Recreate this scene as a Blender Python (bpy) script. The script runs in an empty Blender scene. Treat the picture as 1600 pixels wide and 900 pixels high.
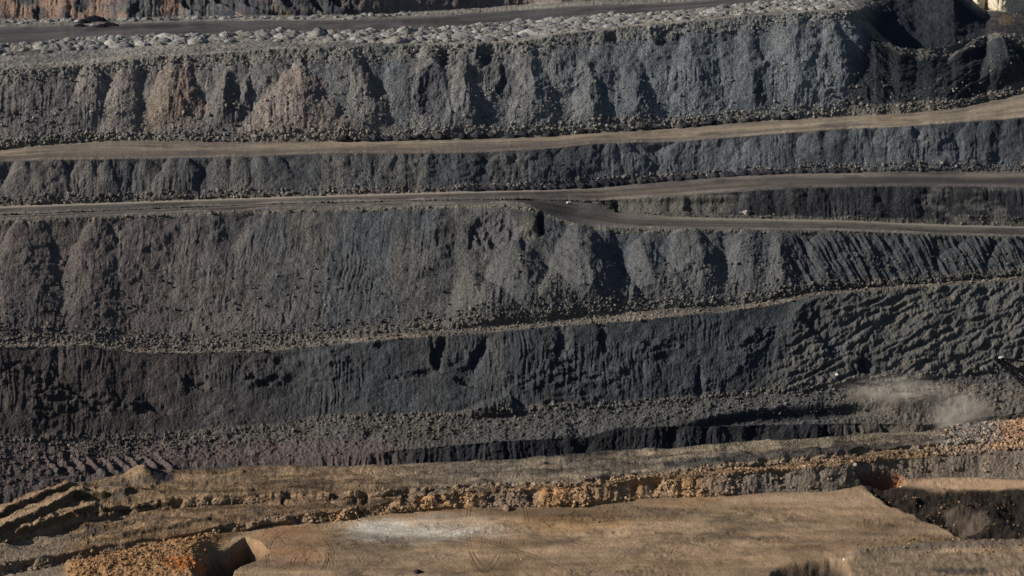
import bpy, math, random
import numpy as np

# ------------------------------------------------------------------ camera, sky, sun
sc = bpy.context.scene
R = math.radians
CAMZ = 250.0
PITCH = R(13.0)
F = 2700.0                                   # focal length in pixels of a 1600 wide picture
cam = bpy.data.cameras.new('camera'); camo = bpy.data.objects.new('camera', cam)
sc.collection.objects.link(camo); sc.camera = camo
camo.location = (0, 0, CAMZ); camo.rotation_euler = (R(90) - PITCH, 0, 0)
cam.sensor_width = 36.0; cam.lens = 36.0 * F / 1600.0
cam.clip_start = 1.0; cam.clip_end = 20000.0
SUN_EL, SUN_AZ = R(28), R(12)                # from the left, a little behind the camera
sdir = (-math.cos(SUN_EL) * math.cos(SUN_AZ), -math.cos(SUN_EL) * math.sin(SUN_AZ), math.sin(SUN_EL))
world = bpy.data.worlds.new('World'); sc.world = world; world.use_nodes = True
wn = world.node_tree
sky = wn.nodes.new('ShaderNodeTexSky'); sky.sky_type = 'NISHITA'; sky.sun_disc = False
sky.sun_elevation = SUN_EL
sky.sun_rotation = math.atan2(sdir[0], sdir[1])
bg = wn.nodes['Background']; bg.inputs['Strength'].default_value = 0.05
wn.links.new(sky.outputs[0], bg.inputs['Color'])
sun = bpy.data.lights.new('sun', 'SUN'); sun.energy = 5.0; sun.angle = R(0.5); sun.color = (1.0, 0.92, 0.82)
suno = bpy.data.objects.new('sun', sun); sc.collection.objects.link(suno)
from mathutils import Vector, Matrix
suno.rotation_euler = Vector(sdir).to_track_quat('Z', 'Y').to_euler()
sc.view_settings.view_transform = 'Standard'; sc.view_settings.look = 'None'
sc.view_settings.exposure = 0.4; sc.view_settings.gamma = 1.0
sc.view_settings.use_curve_mapping = False

rng = np.random.default_rng(7)
random.seed(7)

# ------------------------------------------------------------------ noise
def _h(ix, iy, seed):
    h = (ix.astype(np.int64) * 374761393 + iy.astype(np.int64) * 668265263 + seed * 1274126177) & 0xFFFFFFFF
    h = ((h ^ (h >> 13)) * 1274126177) & 0xFFFFFFFF
    h = ((h ^ (h >> 16)) * 2246822519) & 0xFFFFFFFF
    return ((h ^ (h >> 15)) & 0xFFFFFF).astype(np.float32) / float(0xFFFFFF)
def vn(x, y, seed=0):
    x0 = np.floor(x); y0 = np.floor(y)
    fx = (x - x0).astype(np.float32); fy = (y - y0).astype(np.float32)
    ix = x0.astype(np.int64); iy = y0.astype(np.int64)
    u = fx * fx * fx * (fx * (fx * 6 - 15) + 10); v = fy * fy * fy * (fy * (fy * 6 - 15) + 10)
    a = _h(ix, iy, seed); b = _h(ix + 1, iy, seed); c = _h(ix, iy + 1, seed); d = _h(ix + 1, iy + 1, seed)
    return ((a + (b - a) * u) * (1 - v) + (c + (d - c) * u) * v) * 2 - 1
def fbm(x, y, oct=4, seed=0, gain=0.5):
    r = 0; a = 1.0; s = 0.0
    for i in range(oct):
        r = r + a * vn(x * 2 ** i + 17.3 * i, y * 2 ** i - 9.1 * i, seed + i * 31); s += a; a *= gain
    return r / s
def ridge(x, y, oct=3, seed=0):
    r = 0; a = 1.0; s = 0.0
    for i in range(oct):
        r = r + a * (1 - 2 * np.abs(vn(x * 2 ** i + 5.7 * i, y * 2 ** i + 3.1 * i, seed + i * 57))); s += a; a *= 0.55
    return r / s
def lumps(x, y, seed=0, dens=0.8):
    """domes of random size, one per cell: the shape of loose rock"""
    ix = np.floor(x).astype(np.int64); iy = np.floor(y).astype(np.int64)
    best = np.zeros_like(x, dtype=np.float32)
    for dx in (-1, 0, 1):
        for dy in (-1, 0, 1):
            cx = ix + dx; cy = iy + dy
            px = cx + 0.15 + 0.7 * _h(cx, cy, seed); py = cy + 0.15 + 0.7 * _h(cx, cy, seed + 1)
            r = 0.28 + 0.5 * _h(cx, cy, seed + 2) ** 2
            r = np.where(_h(cx, cy, seed + 3) < dens, r, 0.01)
            a = 6.28 * _h(cx, cy, seed + 4); ca = np.cos(a); sa = np.sin(a)
            u = ((x - px) * ca + (y - py) * sa) * (.8 + .5 * _h(cx, cy, seed + 5)); v = (y - py) * ca - (x - px) * sa
            q = r - np.maximum(np.maximum(np.abs(u), np.abs(v)), .72 * np.abs(u + v))
            tilt = 1 + (.9 * u - .5 * v) / r * (_h(cx, cy, seed + 6) - .3)
            best = np.maximum(best, np.minimum(np.maximum(q, 0) * 1.7, r * .62) * tilt)
    return best
def sstep(a, b, x):
    t = np.clip((x - a) / (b - a), 0, 1)
    return t * t * (3 - 2 * t)
def fans(s, t, width, seed=0, sharp=1.0):
    """spoil tipped down a face: bulging tongues with sharp creases between them"""
    k = np.floor(s / width)
    f1 = np.full_like(s, 1e9); 
    f2 = np.full_like(s, 1e9)
    for dk in (-1, 0, 1, 2):
        kk = (k + dk).astype(np.int64)
        c = (kk + 0.15 + 0.7 * _h(kk, kk * 0 + 3, seed)) * width
        d = np.abs(s - c) * (0.7 + 0.6 * _h(kk, kk * 0 + 8, seed))
        f2 = np.where(d < f1, f1, np.minimum(f2, d)); f1 = np.minimum(f1, d)
    return np.clip((f2 - f1) / width, 0, 0.7) ** 0.8

def tips(s, t, width, A, seed=0, R0=5.0):
    """overlapping cones tipped from a crest: t is the distance down from the crest"""
    k = np.floor(s / width); Rr = t + R0
    best = np.full_like(s, -A * 1.5)
    for dk in range(-3, 4):
        kk = (k + dk).astype(np.int64); z_ = kk * 0
        c = (kk + 0.05 + 0.9 * _h(kk, z_ + 3, seed)) * width
        o = A * (_h(kk, z_ + 5, seed) * 1.3 - .3) ; lean = (_h(kk, z_ + 6, seed) - .5) * .3
        q = Rr * (.6 + .9 * _h(kk, z_ + 7, seed)); ds = s - c - lean * t
        best = np.maximum(best, np.sqrt(np.maximum(q * q - ds * ds, 0)) - q + o)
    return best
# ------------------------------------------------------------------ break lines of the terrain
# each line: image height along the picture width, read off the photograph; the band below it has a slope in degrees
def ln(*p): return (np.array([q[0] for q in p], float), np.array([q[1] for q in p], float))
L_SCB = ln((-300,930),(0,900),(100,882),(200,864),(300,850),(350,838),(415,822),(520,815),(600,803),(675,797),(760,792),(850,793),(920,791),(1019,777),(1131,776),(1200,770),(1300,768),(1344,758),(1420,748),(1518,745),(1600,750),(1900,765))
L_SCT = ln((-300,915),(0,880),(100,868),(200,850),(300,836),(350,825),(415,811),(520,799),(600,787),(675,774),(760,768),(900,761),(991,754),(1075,746),(1187,738),(1315,727),(1460,713),(1600,700),(1900,685))
L_1B = ln((-300,890),(0,852),(60,840),(100,828),(150,815),(240,798),(400,788),(450,783),(600,780),(675,768),(760,763),(900,757),(991,749),(1075,741),(1187,731),(1300,718),(1400,706),(1500,697),(1600,688),(1900,672))
L_1T = ln((-300,875),(0,836),(60,815),(100,806),(150,800),(240,785),(400,774),(450,768),(600,768),(675,762),(760,756),(900,750),(991,742),(1075,733),(1187,722),(1300,708),(1400,699),(1500,690),(1600,681),(1900,665))
L_L = ln((-300,840),(0,793),(56,771),(110,757),(140,753),(225,741),(276,735),(405,727),(540,729),(665,724),(766,721),(867,713),(952,706),(1060,702),(1144,692),(1262,687),(1364,678),(1448,676),(1489,666),(1549,658),(1600,655),(1900,640))
L_KT = ln((-300,800),(0,760),(150,738),(270,722),(400,714),(540,712),(665,700),(783,689),(918,684),(959,670),(1070,665),(1222,664),(1337,662),(1450,664),(1600,645),(1900,620))
L_IB = ln((-300,705),(0,693),(135,690),(270,688),(405,676),(540,657),(614,659),(766,655),(867,642),(969,638),(1060,628),(1195,618),(1296,607),(1364,600),(1465,591),(1600,578),(1900,560))
L_IT = ln((-300,560),(0,543),(135,540),(200,550),(270,553),(405,550),(540,537),(597,531),(719,523),(766,519),(867,509),(985,502),(1150,486),(1224,474),(1279,460),(1440,450),(1600,437),(1900,420))
L_HB = ln((-300,553),(0,536),(135,533),(200,544),(270,546),(405,543),(540,528),(597,522),(719,515),(861,502),(990,487),(1150,477),(1224,467),(1279,455),(1440,444),(1600,431),(1900,413))
L_FN = ln((-300,352),(0,345),(400,328),(719,320),(800,318),(840,326),(870,340),(895,349),(925,355),(977,357),(1150,360),(1311,361),(1472,367),(1600,371),(1900,382))
L_GB = ln((-300,345),(0,337),(400,320),(719,313),(800,312),(850,313),(880,314),(920,317),(945,324),(958,330),(990,334),(1054,339),(1150,341),(1311,344),(1472,351),(1600,354),(1900,362))
L_GT = ln((-300,344),(0,336),(400,319),(719,312),(800,311),(850,312),(880,313),(920,313.5),(945,314),(958,312),(1054,307),(1150,300),(1247,294),(1450,291),(1600,294),(1900,300))
L_DB = ln((-300,330),(0,322),(400,309),(719,299),(861,295),(990,286),(1064,281),(1150,274),(1247,270),(1343,269),(1600,268),(1900,268))
L_CN = ln((-300,262),(0,252),(300,247),(530,240),(719,240),(834,234),(935,225),(1070,221),(1144,214),(1212,209),(1313,202),(1397,199),(1499,191),(1600,184),(1900,160))
L_TOE = ln((-300,243),(0,236),(51,229),(186,219),(337,222),(540,222),(665,218),(766,216),(867,212),(952,206),(1070,199),(1144,191),(1296,184),(1397,178),(1482,172),(1532,161),(1600,146),(1900,100))
L_E1 = ln((-300,122),(0,110),(155,100),(200,92),(270,88),(400,79),(530,73),(682,70),(766,68),(834,63),(867,55),(952,47),(1036,38),(1144,28),(1229,22),(1283,18),(1330,14),(1352,22),(1378,45),(1400,72),(1440,77),(1480,70),(1520,60),(1560,50),(1600,57),(1900,80))
L_AN = ln((-300,74),(0,69),(60,66),(130,60),(250,56),(350,54),(420,50),(530,50),(640,47),(700,44),(834,34),(901,27),(1002,22),(1070,18),(1124,12),(1200,3),(1340,-8),(1490,-8),(1530,28),(1600,36),(1900,40))
L_AF = ln((-300,46),(0,42),(150,38),(300,33),(540,31),(700,24),(834,14),(901,10),(1070,3),(1130,-2),(1200,-8),(1340,-16),(1490,-16),(1530,22),(1600,27),(1900,30))
L_WB = ln((-300,34),(0,30),(150,28),(300,26),(540,24),(700,15),(834,6),(901,2),(1070,-6),(1130,-10),(1200,-14),(1340,-22),(1490,-22),(1530,14),(1600,21),(1900,24))
L_WT = ln((-300,-70),(1900,-70))

XS = np.concatenate([np.arange(-1150, -290, 12.0), np.arange(-290, -40, 5.0), np.arange(-40, 1640, 1.2), np.arange(1640, 1890, 5.0), np.arange(1890, 2760, 12.0)])
NC = len(XS)
def line(L, jit=0.7, seed=0):
    xf = np.arange(-1160, 2781, 1.0)
    y = np.interp(xf, L[0], L[1])
    k = np.exp(-0.5 * (np.arange(-36, 37) / 9.0) ** 2); k /= k.sum()
    y = np.convolve(np.pad(y, 36, 'edge'), k, 'valid')
    y = y + jit * fbm(xf / 30, xf * 0 + seed, 4, seed, 0.6)
    return np.interp(XS, xf, y)
sp, cp = math.sin(PITCH), math.cos(PITCH)
def ray_m(y):
    ry = (450 - y) / F
    return (sp - ry * cp) / (cp + ry * sp), cp + ry * sp
def slope_to(P, y, deg):
    m, q = ray_m(y)
    T = np.tan(np.radians(deg))
    Y = (CAMZ - P[2] + T * P[1]) / (m + T)
    Y = np.maximum(Y, P[1] + 0.3)
    return np.array([Y * ((XS - 800) / F) / q, Y, CAMZ - Y * m])
def on_plane(y, z):
    m, q = ray_m(y); Y = (CAMZ - z) / m
    return np.array([Y * ((XS - 800) / F) / q, Y, z + 0 * Y])
def ip(*p): return np.interp(XS, [q[0] for q in p], [q[1] for q in p])

bands = []      # name, rows, P0, P1, y0, y1
P = on_plane(np.full(NC, 1180.0), 0.0); yprev = np.full(NC, 1180.0)
def gsm(v, sig):
    xf = np.arange(-1160, 2781, 4.0); w = np.interp(xf, XS, v); h = int(3 * sig / 4) + 1
    k = np.exp(-0.5 * (np.arange(-h, h + 1) * 4 / sig) ** 2); k /= k.sum()
    # odd reflection at the ends keeps the trend
    a = 2 * w[0] - w[h:0:-1]; b_ = 2 * w[-1] - w[-2:-h - 2:-1]
    return np.interp(XS, xf, np.convolve(np.concatenate([a, w, b_]), k, 'valid'))
def band(name, L, deg, rows=None, jit=0.7, sm=0, keep=None):
    global P, yprev
    y = line(L, jit, len(bands) * 7 + 3)
    y = np.minimum(y, yprev - 0.4)
    Q = slope_to(P, y, deg)
    if sm:              # straighten the plan of this edge; its height then follows the picture
        Ys = gsm(Q[1], sm)
        if keep is not None: Ys = Ys + (Q[1] - Ys) * keep
        Ys = np.maximum(Ys, P[1] + .25 * (Q[1] - P[1])); m, q = ray_m(y)
        Q = np.array([Ys * ((XS - 800) / F) / q, Ys, CAMZ - Ys * m])
    if rows is None: rows = max(4, int(np.max(np.abs((yprev - y)[(XS > -40) & (XS < 1640)])) / 1.25))
    bands.append([name, rows, P, Q, yprev, y]); P = Q; yprev = y
def band_pts(name, Q, y, rows):
    global P, yprev
    bands.append([name, rows, P, Q, yprev, y]); P = Q; yprev = y
# the part of the foreground below the picture gets few rows
y920 = np.full(NC, 915.0)
band_pts('under', on_plane(y920, 0.0), y920, 50)
band('P', L_SCB, 0.0)
band('SC', L_SCT, 42)
band('M2', L_1B, 1.0)
band('LG', L_1T, 34)
band('M', L_L, ip((0, 2), (1300, 2), (1500, 9), (1600, 10)))
Q = P.copy(); Q[1] += 34; Q[0] *= Q[1] / P[1]; Q[2] = -60
band_pts('drop', Q, yprev + 16, 26)
Q = on_plane(yprev + 0.0, -60.0); yk = np.maximum(yprev - 2, line(L_KT) + 3)
Q = on_plane(yk, -60.0); Q[1] = np.maximum(Q[1], P[1] + 40); Q[0] = P[0] * Q[1] / P[1]
band_pts('floor', Q, yk, 30)
band('K', L_KT, ip((150, 17), (420, 30), (620, 56)), 60, sm=40)
band('J', L_IB, 17, sm=120)
band('I', L_IT, 42, sm=60)
band('BI', L_HB, 6, sm=60)
band('H', L_FN, 37, None, 0.3, sm=60)
band('RF', L_GB, 0.5, None, 0.2, sm=50)
band('G', L_GT, 38, None, 0.2)
band('RE', L_DB, 0.5, None, 0.2, sm=130)
band('D', L_CN, 40, sm=130)
kr = sstep(1320, 1372, XS)
band('RC', L_TOE, 0.5, sm=160, keep=kr)
band('F1', L_E1, ip((1330, 38), (1372, 30), (1430, 22), (1540, 17), (1640, 24)), sm=110, keep=kr)
band('B', L_AN, ip((0, 7), (300, 4), (520, 2), (1330, 1), (1390, 7), (1490, 10), (1540, 3), (1900, 3)), None, 0.5)
band('RA', L_AF, 0.3, None, 0.2)
band('WS', L_WB, 3)
band('W', L_WT, ip((0, 38), (1450, 38), (1525, 62), (1900, 62)))
Q = P.copy(); Q[1] += 700; Q[0] *= Q[1] / P[1]; Q[2] += 10
band_pts('far', Q, yprev - 12, 30)

for b in bands:
    i = [np.argmin(abs(XS - v)) for v in (100, 800, 1200, 1550)]
    print('%-6s rows %4d' % (b[0], b[1]), ' Y', b[3][1][i].round().astype(int), ' z', b[3][2][i].round(1))

# ------------------------------------------------------------------ grid of the whole terrain
PX, PY, PZ, IY, BI_, TT, SS, TD = [], [], [], [], [], [], [], []
starts = {}
r = 0
for k, (name, rows, A, Bq, y0, y1) in enumerate(bands):
    n = rows + (1 if k == len(bands) - 1 else 0)
    starts[name] = r
    meanY = float(np.mean(A[1] + Bq[1]) / 2)
    length = np.sqrt((A[1] - Bq[1]) ** 2 + (A[2] - Bq[2]) ** 2)
    for j in range(n):
        t = j / rows
        p = A + (Bq - A) * t
        PX.append(p[0]); PY.append(p[1]); PZ.append(p[2]); IY.append(y0 + (y1 - y0) * t)
        BI_.append(k); TT.append(np.full(NC, t))
        SS.append((XS - 800) / F * meanY); TD.append(length * (1 - t))
    r += n
NR = r
PX = np.array(PX); PY = np.array(PY); PZ = np.array(PZ); IY = np.array(IY); TT = np.array(TT)
SS = np.array(SS); TD = np.array(TD); BI_ = np.array(BI_)
IX = np.broadcast_to(XS, (NR, NC))
print('grid', NR, NC, NR * NC)
names = [b[0] for b in bands]
# base normals
def grad(A):
    return np.gradient(A, axis=1), np.gradient(A, axis=0)
def normals(X, Y, Z):
    xu, xv = grad(X); yu, yv = grad(Y); zu, zv = grad(Z)
    nx = yu * zv - zu * yv; ny = zu * xv - xu * zv; nz = xu * yv - yu * xv
    l = np.sqrt(nx * nx + ny * ny + nz * nz) + 1e-9
    s = np.where(nz < 0, -1, 1)
    return nx / l * s, ny / l * s, nz / l * s
NX, NY, NZ = normals(PX, PY, PZ)
def smooth_rows(A, n=4):
    B = A.copy()
    for _ in range(n):
        B[1:-1] = (B[:-2] + 2 * B[1:-1] + B[2:]) / 4
    return B
NX = smooth_rows(NX, 5); NY = smooth_rows(NY, 5); NZ = smooth_rows(NZ, 5)

DN = np.zeros((NR, NC))         # displacement along the base normal
DZ = np.zeros((NR, NC))         # vertical displacement
COL = np.zeros((NR, NC, 3), np.float32)
def rows_of(name):
    k = names.index(name)
    return slice(starts[name], starts[name] + bands[k][1] + (1 if k == len(bands) - 1 else 0))
def mixc(a, b, m): return a * (1 - m[..., None]) + np.asarray(b, np.float32) * m[..., None]
def C(*c): return np.array(c, np.float32)

GREY = C(.115, .113, .108); BLUE = C(.066, .072, .078); BROWN = C(.125, .10, .085); DARK = C(.05, .052, .055)
TAN = C(.285, .205, .13); PALE = C(.27, .255, .225); ORANGE = C(.34, .19, .085); COAL = C(.022, .023, .026)
OLIVE = C(.17, .155, .115)

def face(name, seedn, fanw, fanA, gulA, gulW, rockA, rockS, cols, lean=0.0, warp=6.0, lean2=0.0, base=0.35, crag=1.0, tipk=1.0):
    sl = rows_of(name); s, t, T = SS[sl], TD[sl], TT[sl]
    env = np.sin(np.clip(T, 0.0, 1) * math.pi) ** 0.35
    sw = s + warp * fbm(s / 40, t / 30, 3, seedn) + lean * t
    tm = tipk * (.25 + .95 * sstep(-.35, .35, fbm(s / 75, t / 200, 3, seedn + 3)))
    d = tips(sw, t, fanw, fanA * 1.5, seedn, 4.0) * env * tm
    d += tipk * tips(sw + 31, t, fanw * .38, fanA * .5, seedn + 5, 1.5) * env * sstep(-.3, .3, fbm(s / 40, t / 50, 2, seedn + 2))
    sg = s + 2.0 * fbm(s / 9, t / 16, 3, seedn + 9) + lean2 * t
    gm = sstep(-0.35, 0.45, fbm(s / 34, t / 30, 3, seedn + 40))
    d += gulA * ridge(sg / gulW, t / (gulW * 11), 3, seedn + 11) * (base + gm) * env
    d += 2.0 * fbm(s / 30, t / 22, 4, seedn + 21) * env
    d += 0.9 * fbm(s / 6, t / 6, 4, seedn + 23, 0.6) * (0.3 + 0.7 * env)
    cr = sstep(0.05, .5, fbm(s / 26, t / 18, 3, seedn + 26))
    d += crag * cr * (1.6 * lumps(s / 8.5 + .3 * fbm(s / 5, t / 5, 2, seedn), t / 6, seedn + 27, .8) + .8 * ridge(s / 7, t / 3.5, 3, seedn + 28)) * env
    rm = np.clip(0.0 + sstep(0.45, 0.0, T) * 0.9 + 0.8 * fbm(s / 20, t / 12, 3, seedn + 31) - 0.5 * gm, 0.05, 1.2)
    sz = rockS
    d += rockA * (lumps(s / sz, t / sz, seedn + 50) + 0.6 * lumps(s / sz * 2.1, t / sz * 2.1, seedn + 60, 0.6)) * rm
    DN[sl] += d
    base_c, alt, warm = cols
    c = np.zeros(s.shape + (3,), np.float32) + base_c
    cs = s + lean * t + 3 * fbm(s / 10, t / 14, 3, seedn + 71)
    m = sstep(-0.25, 0.35, fbm(cs / 24, t / 90, 4, seedn + 70))
    c = mixc(c, alt, m)
    m2 = sstep(0.1, 0.6, fbm(cs / 11, t / 50, 4, seedn + 80)) * 0.7
    c = mixc(c, warm, m2)
    c *= (1 + 0.3 * fbm(cs / 2.2, t / 30, 4, seedn + 90, 0.6) + .3 * fbm(s / 9, t / 9, 4, seedn + 91, .65))[..., None]
    COL[sl] = c
    return sl, s, t, T
def flat(name, seedn, col, col2, streak=0.22, rough=0.25, rockA=0.0, rockS=2.0, sdens=0.5):
    sl = rows_of(name); X, Y, s, T = PX[sl], PY[sl], SS[sl], TT[sl]
    DZ[sl] += rough * fbm(X / 12, Y / 12, 5, seedn, 0.6)
    if rockA: DZ[sl] += rockA * lumps(X / rockS, Y / rockS, seedn + 3, sdens)
    # wheel wear runs along the bench
    w = fbm(s / 120, T * 7 + 0.6 * fbm(s / 60, T * 2, 2, seedn + 2), 4, seedn + 1, 0.65)
    g = fbm(X / 30, Y / 60, 4, seedn + 4)
    c = np.zeros(X.shape + (3,), np.float32) + col
    c = mixc(c, col2, sstep(-0.35, 0.4, w * 0.9 + g * 0.45))
    c *= (1 + 1.5 * streak * fbm(s / 70, T * 15 + fbm(s / 90, T, 2, seedn + 6), 3, seedn + 7, 0.7) + 0.2 * fbm(X / 4, Y / 9, 4, seedn + 8, .65))[..., None]
    c *= (1 - .3 * sstep(.15, .45, fbm(s / 28, T * 3, 4, seedn + 9)))[..., None]
    COL[sl] = c
    return sl, X, Y, T

face('F1', 100, 27, 2.6, 0.45, 3.2, 1.5, 2.4, (GREY * 1.2, BLUE * 1.3, GREY), lean=0.06, tipk=.6)
face('D', 200, 15, 2.4, 0.4, 2.2, 0.9, 2.0, (BLUE * .9, GREY * .85, DARK * .6), warp=7, tipk=.6)
face('H', 300, 26, 2.2, 0.45, 2.4, 1.2, 2.2, (GREY * .72, BLUE * .95, DARK * 1.2), lean=0.05, lean2=0.10, tipk=.5)
face('G', 400, 8, 1.0, 0.5, 2.4, 0.5, 1.6, (COAL * 1.5, COAL * 1.1, DARK * .8), warp=2, tipk=.6)
face('I', 500, 30, 2.0, 0.6, 1.7, 0.9, 2.2, (BLUE * .7, DARK * .85, GREY * .5), warp=5, crag=1.8, tipk=.32)
face('K', 600, 14, 2.0, 0.9, 3.0, 0.5, 1.6, (COAL * 1.1, COAL * 1.3, DARK * .6), warp=3, tipk=.4)
face('J', 700, 22, 1.6, 0.5, 6, 1.1, 2.2, (GREY * .48, BLUE * .7, BROWN * .5), tipk=.15)
face('W', 800, 24, 4.0, 1.6, 4.0, 1.0, 2.6, (GREY, BLUE, C(.15, .10, .08)))
face('SC', 900, 7, 1.0, 0.35, 2.0, 0.7, 1.7, (C(.25, .165, .095), C(.17, .13, .10), ORANGE * .9), warp=1.5)
face('LG', 950, 6, 0.7, 0.3, 1.8, 0.7, 1.5, (C(.14, .115, .09), C(.09, .08, .07), C(.2, .15, .10)), warp=1.5)
face('drop', 960, 14, 2, 1, 3, 1, 2, (DARK, COAL * 2, GREY * .6))
flat('under', 1000, TAN, TAN * .75)
flat('floor', 1010, DARK, GREY * .5, 0.1, 0.6, 1.0, 3)
flat('far', 1020, GREY, BROWN)
flat('RF', 1100, C(.125, .112, .10), C(.085, .08, .077), 0.25, 0.1)
flat('RE', 1110, C(.155, .135, .115), C(.085, .08, .077), 0.25, 0.1)
flat('RC', 1120, C(.22, .185, .14), C(.135, .118, .10), 0.22, 0.25)
flat('RA', 1130, C(.085, .08, .08), C(.06, .058, .062), 0.15, 0.15)
flat('BI', 1140, C(.165, .145, .12), C(.11, .10, .09), 0.15, 0.3, 1.1, 2.0, 0.8)
flat('WS', 1150, PALE * .75, GREY, 0.15, 0.8, 1.5, 4, 0.9)
flat('B', 1160, PALE * .72, GREY * 1.1, 0.12, 0.9, 1.7, 4, 0.9)
flat('M2', 1170, C(.155, .125, .092), C(.11, .088, .068), 0.3, 0.45)
flat('M', 1180, C(.16, .132, .098), C(.09, .077, .063), 0.3, 0.7, 0.5, 2.2, 0.4)
slP, X, Y, T = flat('P', 1190, TAN, C(.235, .165, .105), 0.12, 0.35)

# ---- the foreground ground: colour patches and tyre tracks
x, y = IX[slP], IY[slP]
def blob(x, y, cx, cy, rx, ry): return np.exp(-(((x - cx) / rx) ** 2 + ((y - cy) / ry) ** 2))
c = COL[slP]
nz = fbm(X / 18, Y / 30, 5, 33, 0.6)
c = mixc(c, C(.42, .395, .34), np.clip(sstep(0.2, 0.75, blob(x, y, 660, 826, 150, 26) * (1.05 + 0.8 * nz + .9 * fbm(x / 60, y / 6, 4, 34, .65))), 0, 1) * .85)
c = mixc(c, C(.30, .185, .095), np.clip(sstep(0.3, 0.9, blob(x, y, 860, 815, 260, 22) + 0.45 * nz), 0, 1) * .6)
c = mixc(c, C(.25, .135, .07), sstep(0.3, 0.8, blob(x, y, 450, 850, 80, 50) + 0.3 * nz) * .6)
c = mixc(c, C(.13, .10, .075), sstep(0.1, 0.6, fbm(X / 34, Y / 22, 5, 35, 0.6) - 0.2 + 0.5 * blob(x, y, 900, 900, 300, 30)) * .6)
c = mixc(c, C(.37, .265, .17), sstep(0.2, 0.9, blob(x, y, 1250, 800, 150, 30) + 0.4 * nz) * .5)
foot = y - np.interp(x, L_SCB[0], L_SCB[1])
c = mixc(c, C(.25, .165, .09), sstep(22, 2, foot + 16 * fbm(x / 30, y / 12, 4, 31, .6)) * sstep(430, 520, x) * sstep(1230, 1120, x) * .75)
c = mixc(c, C(.15, .115, .082), sstep(.0, .45, fbm(X / 55, Y / 16, 5, 32, .65) + .25 * blob(x, y, 900, 880, 330, 30)) * .6)
# grader sweeps fanning away from the scarp foot
sw = .35 * fbm(x / 3.2 + 0.02 * (y - 760) * (x - 900) / 60, y / 55, 3, 36, 0.7)
c *= (1 + 0.22 * sw * sstep(70, 5, y - np.interp(x, L_SCB[0], L_SCB[1])))[..., None]
# wheel tracks left by trucks turning on the clay: pairs of thin ruts
rs = np.random.default_rng(3)
arcs = [(488, 886, 30, 1.25), (470, 872, 48, 1.1), (470, 872, 39, 1.1), (60, 935, 74, 1.0), (66, 940, 92, 1.0), (60, 950, 112, 1.0), (40, 960, 128, 1.05), (760, 830, 26, .45), (790, 826, 34, .5), (640, 1400, 560, 1.0), (660, 1420, 572, 1.0), (900, 1500, 690, 1.0), (1100, 60, 820, 1.0), (1000, 1700, 880, 1.0), (1250, 1300, 480, 1.0), (860, -300, 1150, 1.0), (300, 1300, 470, 1.05), (1150, 1250, 400, .95)]
for k, (cx, cy, r0, yk) in enumerate(arcs):
    rr = np.hypot(x - cx, (y - cy) * yk) - r0 + 3 * fbm(x / 70, y / 70, 2, k)
    lineg = (np.exp(-(rr / .8) ** 2) + np.exp(-((rr - 4.2) / .8) ** 2)) * sstep(-.15, .25, fbm(x / 45, y / 25, 3, k + 50))
    c *= (1 - .3 * np.clip(lineg, 0, 1))[..., None]; DZ[slP] -= .16 * lineg
rough = sstep(.12, .4, fbm(X / 26, Y / 16, 4, 51, .6))
DZ[slP] += rough * (.5 * fbm(X / 3, Y / 3, 4, 52, .65) + .35 * lumps(X / 1.5, Y / 1.5, 53, .5))
c *= (1 - .25 * rough)[..., None]
st = fbm(X / 60, Y / 5, 5, 38, .65) + .5 * fbm(X / 12, Y / 3, 4, 39, .6)
c *= (1 + .55 * fbm(X / 70, Y / 11, 5, 38, .6) + .28 * fbm(X / 9, Y / 7, 5, 42, .7))[..., None]
ang = fbm(X / 90, Y / 90, 2, 43) * .9          # long curved wheel ruts
ru = Y * np.cos(ang) + X * np.sin(ang)
rt = ridge(ru / 7, X / 160, 2, 44)
c *= (1 - .12 * sstep(.35, .8, rt) * sstep(-.2, .3, fbm(X / 40, Y / 14, 3, 45)))[..., None]
c = mixc(c, C(.085, .068, .052), sstep(.3, .5, fbm(X / 22, Y / 9, 5, 40, .7)) * .65)
c = mixc(c, C(.30, .225, .15), sstep(.28, .5, fbm(X / 40, Y / 7, 5, 41, .6)) * .45)
COL[slP] = c
DZ[slP] += 0.5 * ridge(X / 40, Y / 9, 3, 37) * .35 + .18 * fbm(X / 6, Y / 5, 4, 98, .65) + .5 * sstep(.2, .5, fbm(X / 25, Y / 12, 3, 99)) * lumps(X / 1.6, Y / 1.6, 100, .5)

# ---- features placed on the terrain by their place in the wall
def poly_sd(x, y, pts):
    """signed distance to a polygon, positive inside"""
    pts = np.array(pts, float); n = len(pts)
    d = np.full(x.shape, 1e18); ins = np.zeros(x.shape, bool)
    for i in range(n):
        ax, ay = pts[i]; bx, by = pts[(i + 1) % n]
        ex, ey = bx - ax, by - ay
        t = np.clip(((x - ax) * ex + (y - ay) * ey) / (ex * ex + ey * ey), 0, 1)
        d = np.minimum(d, (x - ax - t * ex) ** 2 + (y - ay - t * ey) ** 2)
        cond = ((ay > y) != (by > y)) & (x < (bx - ax) * (y - ay) / (by - ay + 1e-12) + ax)
        ins ^= cond
    return np.where(ins, 1, -1) * np.sqrt(d)
def win(x0, x1, y0, y1, bands_=None):
    m = (IX >= x0) & (IX <= x1) & (IY >= y0) & (IY <= y1)
    if bands_:
        keep = np.isin(BI_, [names.index(b) for b in bands_])
        m &= keep[:, None]
    return m
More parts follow.
